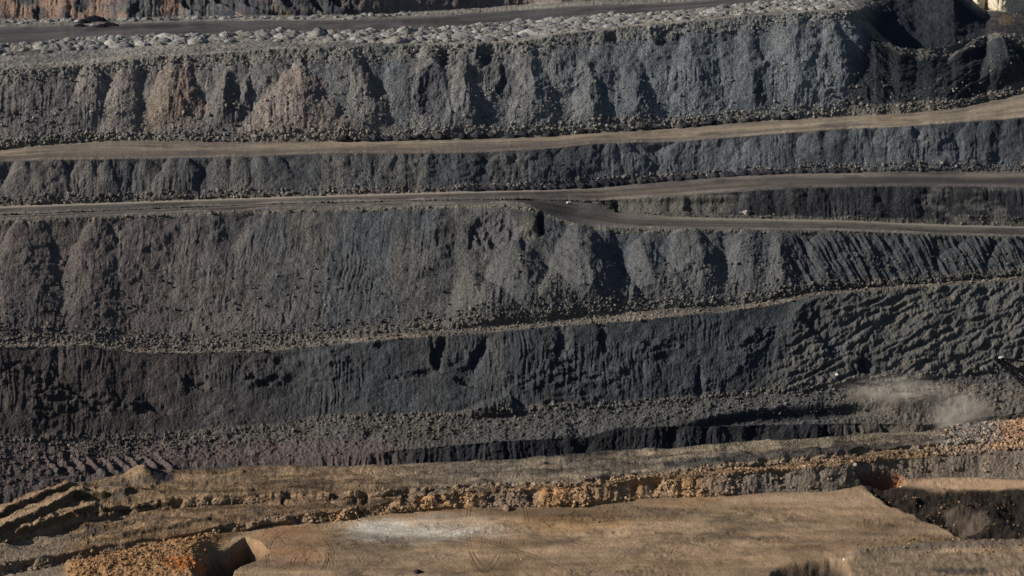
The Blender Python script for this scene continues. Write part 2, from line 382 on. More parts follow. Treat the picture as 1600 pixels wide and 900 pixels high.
def cone(x0, y0, x1, y1, w, A, bands_, col=None, top=3, cm=0.8):
    m = win(min(x0, x1) - w - 30, max(x0, x1) + w + 30, y0 - 12, y1 + 4, bands_)
    x, y = IX[m], IY[m]
    v = np.clip((y - y0) / (y1 - y0), 0, 1)
    wob = (5 + w * .12) * (.3 if bands_ == ['H'] else .8) * fbm(x / 18, y / 26, 4, int(x0), .55)
    ww = top + (w - top) * v ** 0.85
    u = (x - (x0 + (x1 - x0) * v) + wob) / ww
    g = np.clip(1 - np.abs(u), 0, 1)
    g = .55 * g + .45 * g * (2 - g) + .04 * fbm(x / 6, y / 20, 3, int(x0) + 3) * (g > 0) * np.minimum(1, g * 4)
    prof = sstep(-12, 4, y - y0) * (0.25 + 0.75 * np.sin(np.clip(v, 0, 1) * math.pi * 0.7)) * sstep(1.05, 0.7, (y - y0) / (y1 - y0))
    DN[m] += A * g * prof
    if col is not None:
        c = COL[m]; mm = sstep(0.0, 0.15, g) * sstep(-8, 2, y - y0) * cm * (0.75 + .25 * fbm(x / 9, y / 12, 3, 5)); COL[m] = mixc(c, col, mm)
def hollow(cx, cy, rx, ry, A, bands_, col=None, rot=0.0, cm=0.85):
    m = win(cx - 2.5 * max(rx, ry), cx + 2.5 * max(rx, ry), cy - 2.5 * max(rx, ry), cy + 2.5 * max(rx, ry), bands_)
    x, y = IX[m] - cx, IY[m] - cy
    x, y = x * math.cos(rot) + y * math.sin(rot), -x * math.sin(rot) + y * math.cos(rot)
    gx, gy = IX[m], IY[m]
    x = x + .45 * rx * fbm(gx / 9, gy / 12, 3, int(cx) + 5); y = y + .35 * ry * fbm(gx / 10, gy / 9, 3, int(cx) + 6)
    q = np.hypot(x / rx, y / ry) + 0.35 * fbm(gx / 11, gy / 14, 4, int(cx), .6)
    g = sstep(1.15, 0.2, q) * .62
    DN[m] -= A * g * np.where(x < 0, 1, np.clip(1 - x / rx * 0.8, 0, 1))
    if col is not None: COL[m] = mixc(COL[m], col, sstep(1.1, 0.9, q) * cm)

# upper face
cone(268, 92, 262, 196, 44, 7, ['F1'], C(.20, .135, .075), 12, .55)
cone(292, 95, 300, 180, 26, 4, ['F1'], C(.16, .105, .085), 6, .6)
cone(356, 116, 345, 205, 38, 7, ['F1'], GREY * .85, 8, .8)
cone(465, 108, 465, 220, 105, 8, ['F1'], C(.175, .14, .12), 14, .75)
cone(390, 120, 375, 190, 22, 4, ['F1'], BLUE, 4, .6)
cone(575, 112, 575, 216, 46, 5, ['F1'], C(.13, .115, .105), 20, .6)
cone(725, 105, 728, 214, 42, 6, ['F1'], GREY, 12, .5)
cone(825, 80, 835, 212, 46, 6, ['F1'], GREY * 1.15, 20, .8)
cone(915, 100, 925, 205, 36, 5, ['F1'], GREY * .9, 10, .6)
cone(985, 90, 995, 204, 36, 5, ['F1'], BLUE * 1.3, 14, .7)
cone(1085, 40, 1090, 196, 56, 5, ['F1'], BLUE * 1.4, 20, .7)
cone(1170, 40, 1175, 190, 40, 4, ['F1'], BLUE * 1.2, 12, .5)
cone(1240, 22, 1245, 188, 70, 6, ['F1'], C(.14, .135, .115), 26, .8)
cone(1300, 26, 1318, 186, 54, 6, ['F1'], GREY, 8, .7)
hollow(486, 93, 20, 13, 4, ['F1', 'B'], C(.07, .066, .075), -0.15)
hollow(698, 91, 12, 18, 5, ['F1'], COAL * 2)
hollow(764, 88, 20, 20, 6, ['F1'], C(.05, .055, .065), .35)
hollow(670, 148, 19, 36, 4, ['F1'], C(.055, .055, .066), .12)
hollow(790, 132, 13, 28, 5, ['F1'], C(.05, .052, .062))
hollow(960, 59, 12, 11, 5, ['F1'], COAL * 2, .4)
hollow(1040, 60, 24, 16, 4, ['F1'], BLUE * .8)
hollow(1192, 150, 16, 20, 3, ['F1'], BLUE * .9)
# spur and shaded hollow of the upper right
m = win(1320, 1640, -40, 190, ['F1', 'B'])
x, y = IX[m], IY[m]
COL[m] = mixc(COL[m], C(.021, .026, .034), sstep(1325, 1375, x + 0.3 * (y - 60)) * .95)  # shade behind the spur put into the rock as a blue-black colour
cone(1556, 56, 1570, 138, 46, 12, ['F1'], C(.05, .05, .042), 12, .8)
m = win(1290, 1480, 0, 90, ['F1', 'B'])
x, y = IX[m], IY[m]
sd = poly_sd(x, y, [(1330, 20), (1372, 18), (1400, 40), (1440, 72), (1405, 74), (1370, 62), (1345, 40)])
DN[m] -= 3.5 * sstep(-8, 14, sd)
m = win(1330, 1560, -30, 78, ['B'])
x, y = IX[m], IY[m]
e = sstep(1345, 1375, x) * sstep(1550, 1500, x)
DZ[m] += 2.2 * fbm(x / 36, y / 14, 4, 90, .6) * e - 5 * e * sstep(60, 72, y) * sstep(79, 75, y)
m = win(1500, 1720, -90, 24, ['W'])
COL[m] = mixc(COL[m], C(.50, .44, .33), sstep(1515, 1524, IX[m]) * .95)
COL[m] *= (1 - .35 * sstep(.55, .8, ridge(IX[m] / 26, IY[m] / 50, 2, 91)))[..., None]
m = win(1515, 1640, 18, 62, ['B', 'RA', 'WS'])
COL[m] = mixc(COL[m], C(.045, .043, .045), sstep(1520, 1550, IX[m]) * .8)
COL[m] = mixc(COL[m], C(.11, .085, .06), sstep(.4, .7, blob(IX[m], IY[m], 1572, 32, 16, 12)) * .8)
# colour of the topmost wall on the left
m = win(-300, 560, -90, 60, ['W'])
x, y = IX[m], IY[m]
COL[m] = mixc(COL[m], C(.21, .145, .11), sstep(-.1, .4, fbm(x / 45, y / 30, 4, 61, .6) + .5 * blob(x, y, 90, 20, 90, 40)) * .85)
COL[m] = mixc(COL[m], C(.06, .065, .08), sstep(-.05, .35, fbm(x / 26, y / 40, 4, 66)) * .65)
COL[m] = mixc(COL[m], C(.045, .05, .065), sstep(300, 380, x + y) * sstep(.0, .2, fbm((x - 2 * y) / 20, (x + y) / 60, 3, 65) + .2) * .8)  # diagonal navy shadows put into the wall colour
hollow(62, 22, 11, 10, 6, ['W'], COAL * 2)
hollow(130, 8, 14, 12, 5, ['W'], BLUE * .7)
hollow(215, 18, 14, 12, 5, ['W'], BLUE * .8)
for (a, b_) in ((300, 8), (350, 2), (400, 10), (450, 6), (500, 12), (530, 6)):
    hollow(a, b_, 22, 8, 9, ['W'], BLUE * .7, .5)
m = win(560, 1100, -90, 30, ['W'])
COL[m] = mixc(COL[m], C(.16, .13, .115), .6 + 0 * IX[m])

# warm left side of every face, cool right side
for nm, k in (('F1', .5), ('I', .7), ('J', .8), ('H', .6), ('D', .3)):
    sl = rows_of(nm)
    w = sstep(640, 120, IX[sl] + 90 * fbm(SS[sl] / 50, TD[sl] / 30, 3, 77))
    COL[sl] = mixc(COL[sl], COL[sl].mean(-1, keepdims=True) * C(1.2, 1.0, .92), w * k)
    w = sstep(700, 1100, IX[sl])
    COL[sl] = mixc(COL[sl], COL[sl].mean(-1, keepdims=True) * C(.88, 1.0, 1.12), w * .8)

# toe of the upper face: pale rubble lip
def lip(nm, hpx, col, seedn, A=1.6, sz=2.6, top=False, k=.8):
    sl = rows_of(nm); yb = IY[sl][:1] if not top else IY[sl][-1:]
    q = np.abs(IY[sl] - yb) / hpx + .5 * fbm(SS[sl] / 14, TD[sl] / 14, 3, seedn)
    g = sstep(1.1, .6, q)
    COL[sl] = mixc(COL[sl], col, g * k)
    DN[sl] += A * g * (lumps(SS[sl] / sz, TD[sl] / sz, seedn + 1, .9) + .5 * lumps(SS[sl] / sz * 2, TD[sl] / sz * 2, seedn + 2, .9))
lip('F1', 14, C(.15, .137, .118), 301, 2.0, 3.0, False, .6)
lip('F1', 22, C(.15, .145, .13), 302, 1.6, 2.6, True, .55)
lip('D', 9, C(.13, .105, .09), 303, 1.3, 2.2, False, .4)
lip('H', 14, C(.135, .12, .10), 304, 1.7, 2.4, False, .5)
lip('H', 5, C(.16, .145, .115), 305, 1.0, 2.2, True, .7)
lip('I', 12, C(.11, .10, .088), 306, 1.6, 2.4, False, .7)
lip('J', 300, C(.125, .115, .10), 307, 1.2, 2.3, True, .3)
lip('G', 5, C(.13, .12, .10), 308, .8, 2.0, False, .6)
lip('LG', 6, C(.22, .17, .12), 309, .8, 1.6, True, .6)

# spoil tongues of the middle face
cone(904, 358, 925, 499, 96, 11, ['H'], GREY * .8, 20, .6)
cone(800, 380, 830, 508, 96, 9, ['H'], GREY * .76, 18, .6)
cone(735, 430, 760, 518, 76, 8, ['H'], GREY * .68, 12, .5)
cone(1000, 375, 1030, 482, 62, 6, ['H'], GREY * .85, 12, .5)
cone(1085, 355, 1100, 482, 66, 6, ['H'], GREY * .9, 34, .6)
cone(1165, 352, 1175, 476, 50, 5, ['H'], GREY * .8, 26, .5)
cone(1215, 365, 1222, 470, 30, 5, ['H'], GREY, 8, .5)
hollow(780, 366, 52, 32, 6, ['H'], C(.075, .073, .08), .1, .7)
hollow(846, 352, 10, 22, 8, ['H'], COAL * 1.5, .2)
cone(827, 344, 829, 372, 20, 2, ['H'], C(.12, .115, .085), 16, .6)
m = win(1130, 1900, 350, 480, ['H'])
COL[m] = mixc(COL[m], DARK * .85, sstep(1150, 1260, IX[m] + 30 * fbm(IX[m] / 30, IY[m] / 40, 3, 88)) * .6)
m = win(1000, 1900, 360, 470, ['H'])            # rills leaning down to the right
x, y = IX[m], IY[m]
DN[m] += 1.6 * sstep(1180, 1260, x) * ridge((x - .5 * (y - 360)) / 9, y / 90, 3, 89) * sstep(362, 375, y) * sstep(468, 440, y)
m = win(960, 1170, 305, 340, ['G'])
COL[m] = mixc(COL[m], C(.085, .083, .075), sstep(1175, 1130, IX[m] + 1.5 * (IY[m] - 320)) * .9)
DN[m] -= 3 * sstep(1175, 1120, IX[m]) * sstep(.0, .5, 1 - np.abs((IY[m] - 322) / 12))
m = win(1440, 1640, 290, 356, ['G'])
COL[m] = mixc(COL[m], C(.10, .097, .088), sstep(.0, .4, fbm(IX[m] / 30, IY[m] / 9, 3, 44)) * .7)

# lower right slope: slumped ledges running diagonally
m = win(1180, 1700, 430, 620, ['I'])
x, y = IX[m], IY[m]
g = sstep(1215, 1290, x + .5 * (y - 500))
a = math.radians(-24)
u = (x * math.cos(a) + y * math.sin(a)) ; v = (-x * math.sin(a) + y * math.cos(a))
wv = v + 12 * fbm(u / 40, v / 24, 4, 81, .6)
saw = (wv / 14.0) % 1.0
lg = np.where(saw < .8, saw / .8, (1 - saw) / .2)
lb = ridge(u / 42, wv / 12, 4, 82)
DN[m] += g * (1.0 * lumps(u / 20, wv / 6, 85, .7) + .5 * lumps(u / 7, wv / 4, 86, .5) + .8 * fbm(u / 5, v / 5, 4, 87, .65) + 1.8 * lb * (0.5 + .8 * sstep(-.3, .3, fbm(u / 60, v / 40, 2, 83))) + 1.0 * lg)
c = mixc(COL[m], C(.098, .096, .088), g * .75)
COL[m] = mixc(c, C(.13, .12, .10), g * sstep(.1, .6, fbm(u / 30, v / 10, 4, 84)) * .6)
hollow(1352, 572, 20, 22, 8, ['I'], COAL * 2)
hollow(1300, 540, 16, 26, 4, ['I'], COAL * 3, -.7)
hollow(1275, 500, 30, 30, 5, ['I'], DARK * .8, -.2, .7)
for (cx, cy, rx, ry, A) in ((688, 548, 14, 34, 7), (750, 555, 12, 30, 6), (730, 598, 24, 7, 5), (880, 540, 16, 40, 5), (655, 584, 40, 7, 4), (310, 600, 40, 8, 4), (420, 596, 30, 8, 4), (250, 640, 30, 8, 5), (130, 615, 40, 6, 4), (90, 575, 9, 30, 3), (440, 560, 30, 8, 3), (600, 540, 26, 8, 3), (945, 530, 12, 30, 4), (1040, 560, 26, 8, 3), (1095, 600, 10, 28, 4)):
    hollow(cx, cy, rx, ry, A, ['I'], None, rng.uniform(-.5, .5))
cone(790, 620, 760, 655, 70, 6, ['I'], DARK * 1.2, 8, .4)
# dark seam above the pit floor and the small scarp over it
m = win(1040, 1420, 625, 668, ['J'])
x, y = IX[m], IY[m]
yl = np.interp(x, [1060, 1127, 1229, 1337, 1420], [660, 648, 636, 630, 632])
g = sstep(1050, 1120, x) * sstep(1410, 1330, x)
DN[m] -= 6 * g * sstep(0, 5, y - yl) * sstep(26, 8, y - yl)
COL[m] = mixc(COL[m], COAL * 1.6, g * sstep(0, 3, y - yl) * sstep(24, 14, y - yl) * .85)
m = win(-300, 700, 690, 880, ['K', 'J'])
COL[m] = mixc(COL[m], C(.085, .07, .066), sstep(690, 560, IX[m]) * .9)
m = win(1300, 1900, 600, 700, ['K', 'J'])
COL[m] = mixc(COL[m], C(.125, .11, .09), sstep(1250, 1420, IX[m]) * .8)
for i in range(9):          # short spoil ridges pushed up at the foot, left
    x0 = 70 + i * 22
    cone(x0, 716 - i * .5, x0 + 26, 745, 9, 2.6, ['J', 'K'], None, 3)

# right rubble pile, orange rim, coal-dark middle
for nm in ('M', 'LG', 'M2'):
    sl = rows_of(nm); x, y = IX[sl], IY[sl]
    q = sstep(1440, 1510, x + .8 * (700 - y) * 0 + 14 * fbm(x / 20, y / 10, 3, 52))
    COL[sl] = mixc(COL[sl], C(.16, .155, .15), q * .9)
    q2 = sstep(1545, 1580, x + 12 * fbm(x / 16, y / 8, 3, 53))
    COL[sl] = mixc(COL[sl], C(.33, .19, .11), q2 * .9)
    DN[sl] += q * 1.6 * lumps(PX[sl] / 2.1, PY[sl] / 2.1, 54, .95)
sl = rows_of('M2'); x = IX[sl]
q = sstep(700, 900, x)
COL[sl] = mixc(COL[sl], C(.215, .145, .085), q * (.35 + .6 * sstep(-.3, .3, fbm(PX[sl] / 20, PY[sl] / 8, 4, 123, .6))))
DN[sl] += .9 * q * (lumps(PX[sl] / 1.9, PY[sl] / 1.9, 55, .8) * sstep(-.3, .3, fbm(PX[sl] / 9, PY[sl] / 9, 3, 121)) + .5 * fbm(PX[sl] / 3, PY[sl] / 3, 3, 122))
q = sstep(640, 380, x) * sstep(290, 400, x)
sl = rows_of('M'); x, y = IX[sl], IY[sl]; T = TT[sl]
q = sstep(1000, 1080, x) * sstep(1480, 1360, x) * sstep(.55, .25, T + .25 * fbm(x / 40, y / 8, 3, 56))
COL[sl] = mixc(COL[sl], C(.055, .052, .05), q * .9)
DZ[sl] += 1.4 * q * (fbm(PX[sl] / 7, PY[sl] / 7, 4, 57) + .2)
q = sstep(960, 1010, x) * sstep(1350, 1250, x) * sstep(.6, .75, T)
COL[sl] = mixc(COL[sl], C(.20, .165, .12), q * .5)
sl = rows_of('SC'); x = IX[sl]
COL[sl] = mixc(COL[sl], C(.10, .092, .082), sstep(1090, 1170, x + 20 * fbm(x / 20, IY[sl] / 10, 3, 58)) * .85)
COL[sl] = mixc(COL[sl], C(.17, .12, .08), sstep(560, 420, x) * .6)

for nm in ('M', 'M2', 'BI'):
    sl = rows_of(nm); X, Y = PX[sl], PY[sl]
    st = fbm(X / 45, Y / 5, 5, 47, .65)
    q = (1 + .75 * st + .5 * fbm(X / 6, Y / 2.5, 4, 48, .65)) if nm != 'BI' else 1 + 0 * X
    COL[sl] *= np.clip(q, .35, 1.6)[..., None]
    COL[sl] = mixc(COL[sl], C(.06, .052, .045), sstep(.25, .5, fbm(X / 22, Y / 5, 4, 49, .6)) * .6 * sstep(1500, 1400, IX[sl]))
    DZ[sl] += (1.9 * sstep(1500, 1400, IX[sl]) * ridge(X / 26, Y / 6, 4, 46) + .6 * fbm(X / 6, Y / 3, 4, 45, .65)) * (1 if nm != 'BI' else .4)
# tilted slabs at the far left of the terrace
sl = slice(starts['M2'], starts['drop'])
x, y = IX[sl], IY[sl]
def ledge(p, q, A, w=2.0, xm=140, back=26):
    """ground behind the line p-q stands A metres higher and tilts back down"""
    yl = p[1] + (q[1] - p[1]) * (x - p[0]) / (q[0] - p[0]) + 1.5 * fbm(x / 16, x * 0, 3, int(p[1]))
    e = yl - y
    g = sstep(-w / 2, w / 2, e) * np.clip(1 - e / back, 0, 1) * sstep(xm + 12, xm - 12, x) * sstep(q[0] + 14, q[0] - 6, x) * sstep(p[0] - 14, p[0] + 4, x)
    DZ[sl] += A * g
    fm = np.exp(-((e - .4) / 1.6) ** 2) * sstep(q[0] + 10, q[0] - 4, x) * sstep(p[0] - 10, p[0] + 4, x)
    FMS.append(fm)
    return g
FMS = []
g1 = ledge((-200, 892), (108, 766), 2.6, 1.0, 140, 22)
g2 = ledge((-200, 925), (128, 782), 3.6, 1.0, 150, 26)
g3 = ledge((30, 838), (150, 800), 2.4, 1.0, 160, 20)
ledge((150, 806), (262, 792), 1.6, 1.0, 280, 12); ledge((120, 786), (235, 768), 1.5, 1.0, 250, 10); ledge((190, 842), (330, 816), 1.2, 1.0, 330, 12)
COL[sl] = mixc(COL[sl], C(.25, .205, .155), np.clip(g1 + g2 + g3, 0, 1) * .8)
for fm in FMS: COL[sl] = mixc(COL[sl], C(.03, .025, .022), fm * .85)  # shadow under each slab edge put into the colour of the ledge face
q = sstep(300, 200, x) * sstep(100, 140, x)
DZ[sl] += 1.1 * q * ridge(x / 30, (y + .15 * x) / 7, 4, 59)
COL[sl] = mixc(COL[sl], COL[sl] * C(1.12, .96, .80), sstep(760, 500, x))
q = sstep(700, 300, x) * sstep(60, 140, x)
COL[sl] = mixc(COL[sl], C(.09, .075, .065), q * sstep(.15, .45, fbm((x + 2 * y) / 50, y / 6, 4, 60)) * .7)
# small mound, the shade of its right side put into the colour
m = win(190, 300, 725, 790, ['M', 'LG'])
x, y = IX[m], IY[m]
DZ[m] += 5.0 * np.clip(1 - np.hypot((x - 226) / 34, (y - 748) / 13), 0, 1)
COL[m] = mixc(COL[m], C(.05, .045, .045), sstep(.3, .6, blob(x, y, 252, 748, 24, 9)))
# two dug holes
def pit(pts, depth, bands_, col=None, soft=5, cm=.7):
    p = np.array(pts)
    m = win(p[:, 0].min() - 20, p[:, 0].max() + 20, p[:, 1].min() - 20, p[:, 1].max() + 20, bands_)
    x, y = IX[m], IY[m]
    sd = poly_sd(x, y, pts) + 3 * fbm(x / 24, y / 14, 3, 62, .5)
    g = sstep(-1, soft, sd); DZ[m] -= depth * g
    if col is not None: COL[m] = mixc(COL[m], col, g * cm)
FG = ['under', 'P', 'SC', 'M2', 'LG', 'M']
m = win(60, 430, 820, 930, FG)      # orange mound on the left
x, y = IX[m], IY[m]
sd = poly_sd(x, y, [(100, 925), (104, 878), (150, 872), (200, 858), (250, 846), (320, 832), (376, 830), (330, 862), (312, 925)])
g = sstep(-6, 26, sd); DZ[m] += 4.0 * g + 1.0 * g * lumps(PX[m] / 1.6, PY[m] / 1.6, 63, .9) + .8 * g * fbm(x / 14, y / 9, 4, 65)
COL[m] = mixc(COL[m], C(.24, .14, .068), sstep(-5, 3, sd + 4 * fbm(x / 12, y / 8, 3, 64)) * .85)
COL[m] = mixc(COL[m], C(.30, .10, .03), sstep(.4, .8, blob(x, y, 290, 895, 50, 14)) * .8)
pit([(312, 925), (316, 880), (335, 866), (384, 840), (408, 848), (420, 864), (398, 878), (366, 892), (360, 925)], 9, FG, C(.05, .034, .026), 12, .9)  # shade inside the pit put into its colour
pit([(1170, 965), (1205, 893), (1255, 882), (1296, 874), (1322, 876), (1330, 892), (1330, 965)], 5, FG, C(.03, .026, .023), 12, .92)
# the lower cut on the right with its sharp edge
edge = [(1340, 754), (1366, 780), (1385, 792), (1412, 806), (1440, 818), (1466, 827), (1490, 842), (1512, 851), (1560, 851), (1900, 845), (1900, 772), (1560, 766), (1470, 770), (1420, 762)]
m = win(1320, 1900, 735, 880, ['P', 'SC'])
x, y = IX[m], IY[m]
sd = poly_sd(x, y, edge) + 4 * fbm(x / 16, y / 9, 4, 67, .65)
far = np.clip((y - 764) / 84, 0, 1)
g = sstep(-.5, 13, sd) 
dp = 1.5 * sstep(-1, 10, y - 764) + 11 * far
DZ[m] -= dp * g - g * (2.4 * fbm(x / 70, y / 6, 4, 69, .55) + 1.2 * ridge((x + 2 * y) / 50, y / 7, 3, 68)) + g * 5.5 * np.clip(1 - np.hypot((x - 1500) / 52, (y - 806) / 15), 0, 1) + g * 4 * np.clip(1 - np.hypot((x - 1590) / 40, (y - 790) / 12), 0, 1)
COL[m] = mixc(COL[m], C(.017, .015, .014) * (1 + .5 * fbm(x / 12, y / 6, 4, 66)[..., None]), sstep(-2, 4, sd) * .97)  # dark ground, with the shade of the cut also put into this colour
COL[m] = mixc(COL[m], C(.085, .067, .052), g * sstep(.45, .7, blob(x, y, 1505, 800, 50, 14) + .4 * fbm(x / 24, y / 8, 3, 71)) * .85)
COL[m] = mixc(COL[m], C(.06, .048, .037), g * sstep(.2, .4, fbm(x / 40, y / 5, 5, 70, .65)) * .7)
DZ[m] += g * (1.3 * lumps(PX[m] / 4.2, PY[m] / 4.2, 68, .8) + .9 * ridge((x + 3 * y) / 40, y / 6, 3, 64) + .7 * fbm(x / 9, y / 4, 4, 63, .65))
q = blob(x, y, 1530, 758, 110, 12) + .2 * fbm(x / 20, y / 6, 3, 72)
COL[m] = mixc(COL[m], C(.36, .25, .16), sstep(.35, .6, q) * (1 - g) * .9)
m = win(1315, 1460, 722, 775, ['SC', 'P', 'M2'])
x, y = IX[m], IY[m]
sd = poly_sd(x, y, [(1335, 735), (1385, 731), (1408, 738), (1416, 760), (1380, 766), (1345, 756)]) + 2 * fbm(x / 9, y / 6, 3, 73)
DZ[m] -= 5 * sstep(-1, 8, sd)
COL[m] = mixc(COL[m], C(.09, .05, .035), sstep(-1, 4, sd) * .8)
COL[m] = mixc(COL[m], C(.20, .10, .055), sstep(.4, .7, blob(x, y, 1402, 748, 13, 14)) * .8)
# berm in front of the cut, pale track below it
m = win(1300, 1660, 840, 900, ['P'])
x, y = IX[m], IY[m]
yl = np.interp(x, [1300, 1330, 1450, 1600, 1700], [880, 873, 862, 857, 852])
g = np.exp(-((y - yl) / 4.5) ** 2) * sstep(1318, 1345, x)
DZ[m] += 1.8 * g * (1 + .35 * fbm(x / 22, y / 8, 3, 74)) + .8 * g * lumps(PX[m] / 1.7, PY[m] / 1.7, 75)
COL[m] = mixc(COL[m], C(.105, .09, .075), sstep(.1, .5, g) * .8)
m = win(1300, 1700, 860, 1000, ['P', 'under'])
xx, yy = IX[m], IY[m]; qq = sstep(1310, 1360, xx) * sstep(866, 874, yy)
COL[m] = mixc(COL[m], C(.165, .128, .09) * (1 + .5 * fbm(xx / 50, yy / 3, 4, 92, .65) + .3 * fbm(xx / 6, yy / 3, 3, 93))[..., None], qq * .85)
DZ[m] += qq * (.3 * ridge(xx / 60, yy / 6, 4, 94) + .2 * fbm(xx / 6, yy / 4, 4, 93, .65) + .5 * lumps(PX[m] / 1.8, PY[m] / 1.8, 101, .35))
COL[m] = mixc(COL[m], C(.055, .048, .04), qq * sstep(.1, .4, blob(xx, yy, 1500, 896, 70, 8) + .3 * fbm(xx / 9, yy / 4, 3, 97) - .4) * .8)
m = win(-300, 130, 830, 1000, ['P', 'under', 'SC', 'M2'])
COL[m] = mixc(COL[m], C(.18, .15, .115), sstep(120, 80, IX[m]) * .7)

# tumbled dark ground where the ledge breaks, left centre
m = win(440, 740, 762, 792, ['LG', 'M2', 'SC'])
x, y = IX[m], IY[m]
DZ[m] -= 1.6 * sstep(.1, .5, ridge(x / 28, y / 9, 2, 76)) * sstep(736, 690, x)
COL[m] = mixc(COL[m], C(.07, .05, .042), sstep(0, .5, fbm(x / 22, y / 8, 3, 78)) * .6 * sstep(736, 690, x))

sl = rows_of('RC'); T = TT[sl]
COL[sl] = mixc(COL[sl], C(.10, .088, .078), sstep(.62, .3, T + .35 * fbm(SS[sl] / 60, T * 4, 4, 94)) * sstep(1150, 850, IX[sl]) * .75)
sl = rows_of('RE'); T = TT[sl]
COL[sl] = mixc(COL[sl], C(.062, .06, .064), sstep(.75, .5, T + .2 * fbm(SS[sl] / 60, T * 4, 3, 93)) * sstep(1150, 1400, IX[sl]) * .7)
for nm in ('RF', 'RE', 'RC', 'RA'):     # wheel paths
    sl = rows_of(nm); T = TT[sl]; w = T + .03 * fbm(SS[sl] / 50, SS[sl] * 0, 3, 92)
    for cc in (.2, .33, .58, .71):
        COL[sl] *= (1 - .28 * np.exp(-((w - cc) / .03) ** 2) * sstep(-.4, .2, fbm(SS[sl] / 30, T, 2, int(cc * 100))))[..., None]
# narrow windrow graded up along the outer edge of the roads
for nm, wpx in (('RF', 1.8), ('RE', 1.8), ('RC', 1.6), ('RA', 1.4)):
    sl = rows_of(nm); e = np.abs(IY[sl] - IY[sl][:1])
    g = np.exp(-((e - wpx) / (wpx * .7)) ** 2) * sstep(-.6, .1, fbm(SS[sl] / 25, SS[sl] * 0, 2, 95))
    DZ[sl] += 1.1 * g * (1 + .4 * fbm(SS[sl] / 2.5, SS[sl] * 0 + 3, 3, 96))
    COL[sl] = mixc(COL[sl], COL[sl] * 1.35, g * .8)
for nm, e0, e1 in (('RE', .72, .98), ('RF', .80, 1.0)):
    sl = rows_of(nm); T = TT[sl]
    COL[sl] = mixc(COL[sl], C(.27, .235, .195), sstep(e0, e0 + .08, T) * sstep(e1 + .05, e1 - .03, T) * sstep(1330, 1080, IX[sl] + (300 if nm == 'RE' else -700)) * .8 if nm == 'RE' else sstep(e0, e0 + .08, T) * sstep(1000, 1100, IX[sl]) * .6)
    COL[sl] = mixc(COL[sl], COL[sl] * .62, sstep(.18, .3, T) * sstep(.72, .5, T) * .8)
# fade displacement to nothing at hard road edges
for nm in ('RF', 'RE'):
    sl = rows_of(nm); DN[sl] *= .2
DN = smooth_rows(DN, 1)
FX = PX + DN * NX; FY = PY + DN * NY; FZ = PZ + DN * NZ + smooth_rows(DZ, 1)
# outer skirts keep the sheet closed on both sides of the grid rows
def at_px(x, y, lift=0.0):
    """terrain point nearest to a place in the wall"""
    j = int(np.argmin(abs(XS - x))); vis = [r for r in range(NR) if names[BI_[r]] not in ('drop', 'floor')]
    i = min(vis, key=lambda r: abs(IY[r, j] - y))
    return Vector((FX[i, j], FY[i, j], FZ[i, j] + lift)), (i, j)

# ------------------------------------------------------------------ materials
def mat(name, build):
    m = bpy.data.materials.new(name); m.use_nodes = True
    nt = m.node_tree; b = nt.nodes['Principled BSDF']
    build(nt, b); return m
def N(nt, t, **k):
    n = nt.nodes.new(t)
    for a, v in k.items():
        if a in n.inputs: n.inputs[a].default_value = v
        else: setattr(n, a, v)
    return n
def earth(name, bump=1.0, var=0.35, rough=0.95, scale=1.0):
    def f(nt, b):
        tc = N(nt, 'ShaderNodeTexCoord'); at = N(nt, 'ShaderNodeAttribute', attribute_name='rock')
        n1 = N(nt, 'ShaderNodeTexNoise'); n1.inputs['Scale'].default_value = 0.9 * scale; n1.inputs['Detail'].default_value = 6; n1.inputs['Roughness'].default_value = .7
        vo = N(nt, 'ShaderNodeTexVoronoi'); vo.inputs['Scale'].default_value = 0.75 * scale; vo.inputs['Randomness'].default_value = 1
        vo2 = N(nt, 'ShaderNodeTexVoronoi'); vo2.inputs['Scale'].default_value = 1.7 * scale
        for n in (n1, vo, vo2): nt.links.new(tc.outputs['Object'], n.inputs['Vector'])
        mr = N(nt, 'ShaderNodeMapRange'); mr.inputs['To Min'].default_value = 1 - var; mr.inputs['To Max'].default_value = 1 + var
        mr.inputs['From Min'].default_value = .3; mr.inputs['From Max'].default_value = .7
        nt.links.new(n1.outputs['Fac'], mr.inputs['Value'])
        sep = N(nt, 'ShaderNodeSeparateColor'); nt.links.new(vo.outputs['Color'], sep.inputs['Color'])
        mr2 = N(nt, 'ShaderNodeMapRange'); mr2.inputs['To Min'].default_value = 1 - var; mr2.inputs['To Max'].default_value = 1 + var * 1.3
        nt.links.new(sep.outputs[0], mr2.inputs['Value'])
        mu = N(nt, 'ShaderNodeMath', operation='MULTIPLY'); nt.links.new(mr.outputs[0], mu.inputs[0]); nt.links.new(mr2.outputs[0], mu.inputs[1])
        vm = N(nt, 'ShaderNodeVectorMath', operation='SCALE'); nt.links.new(at.outputs['Color'], vm.inputs[0]); nt.links.new(mu.outputs[0], vm.inputs['Scale'])
        nt.links.new(vm.outputs[0], b.inputs['Base Color'])
        b.inputs['Roughness'].default_value = rough; b.inputs['Specular IOR Level'].default_value = 0.0
        ad = N(nt, 'ShaderNodeMath', operation='MULTIPLY_ADD'); ad.inputs[1].default_value = -0.9
        nt.links.new(vo.outputs['Distance'], ad.inputs[0]); nt.links.new(n1.outputs['Fac'], ad.inputs[2])
        ad2 = N(nt, 'ShaderNodeMath', operation='MULTIPLY_ADD'); ad2.inputs[1].default_value = -0.35
        nt.links.new(vo2.outputs['Distance'], ad2.inputs[0]); nt.links.new(ad.outputs[0], ad2.inputs[2])
        bp = N(nt, 'ShaderNodeBump'); bp.inputs['Strength'].default_value = 0.9; bp.inputs['Distance'].default_value = bump
        nt.links.new(ad2.outputs[0], bp.inputs['Height']); nt.links.new(bp.outputs[0], b.inputs['Normal'])
    return mat(name, f)
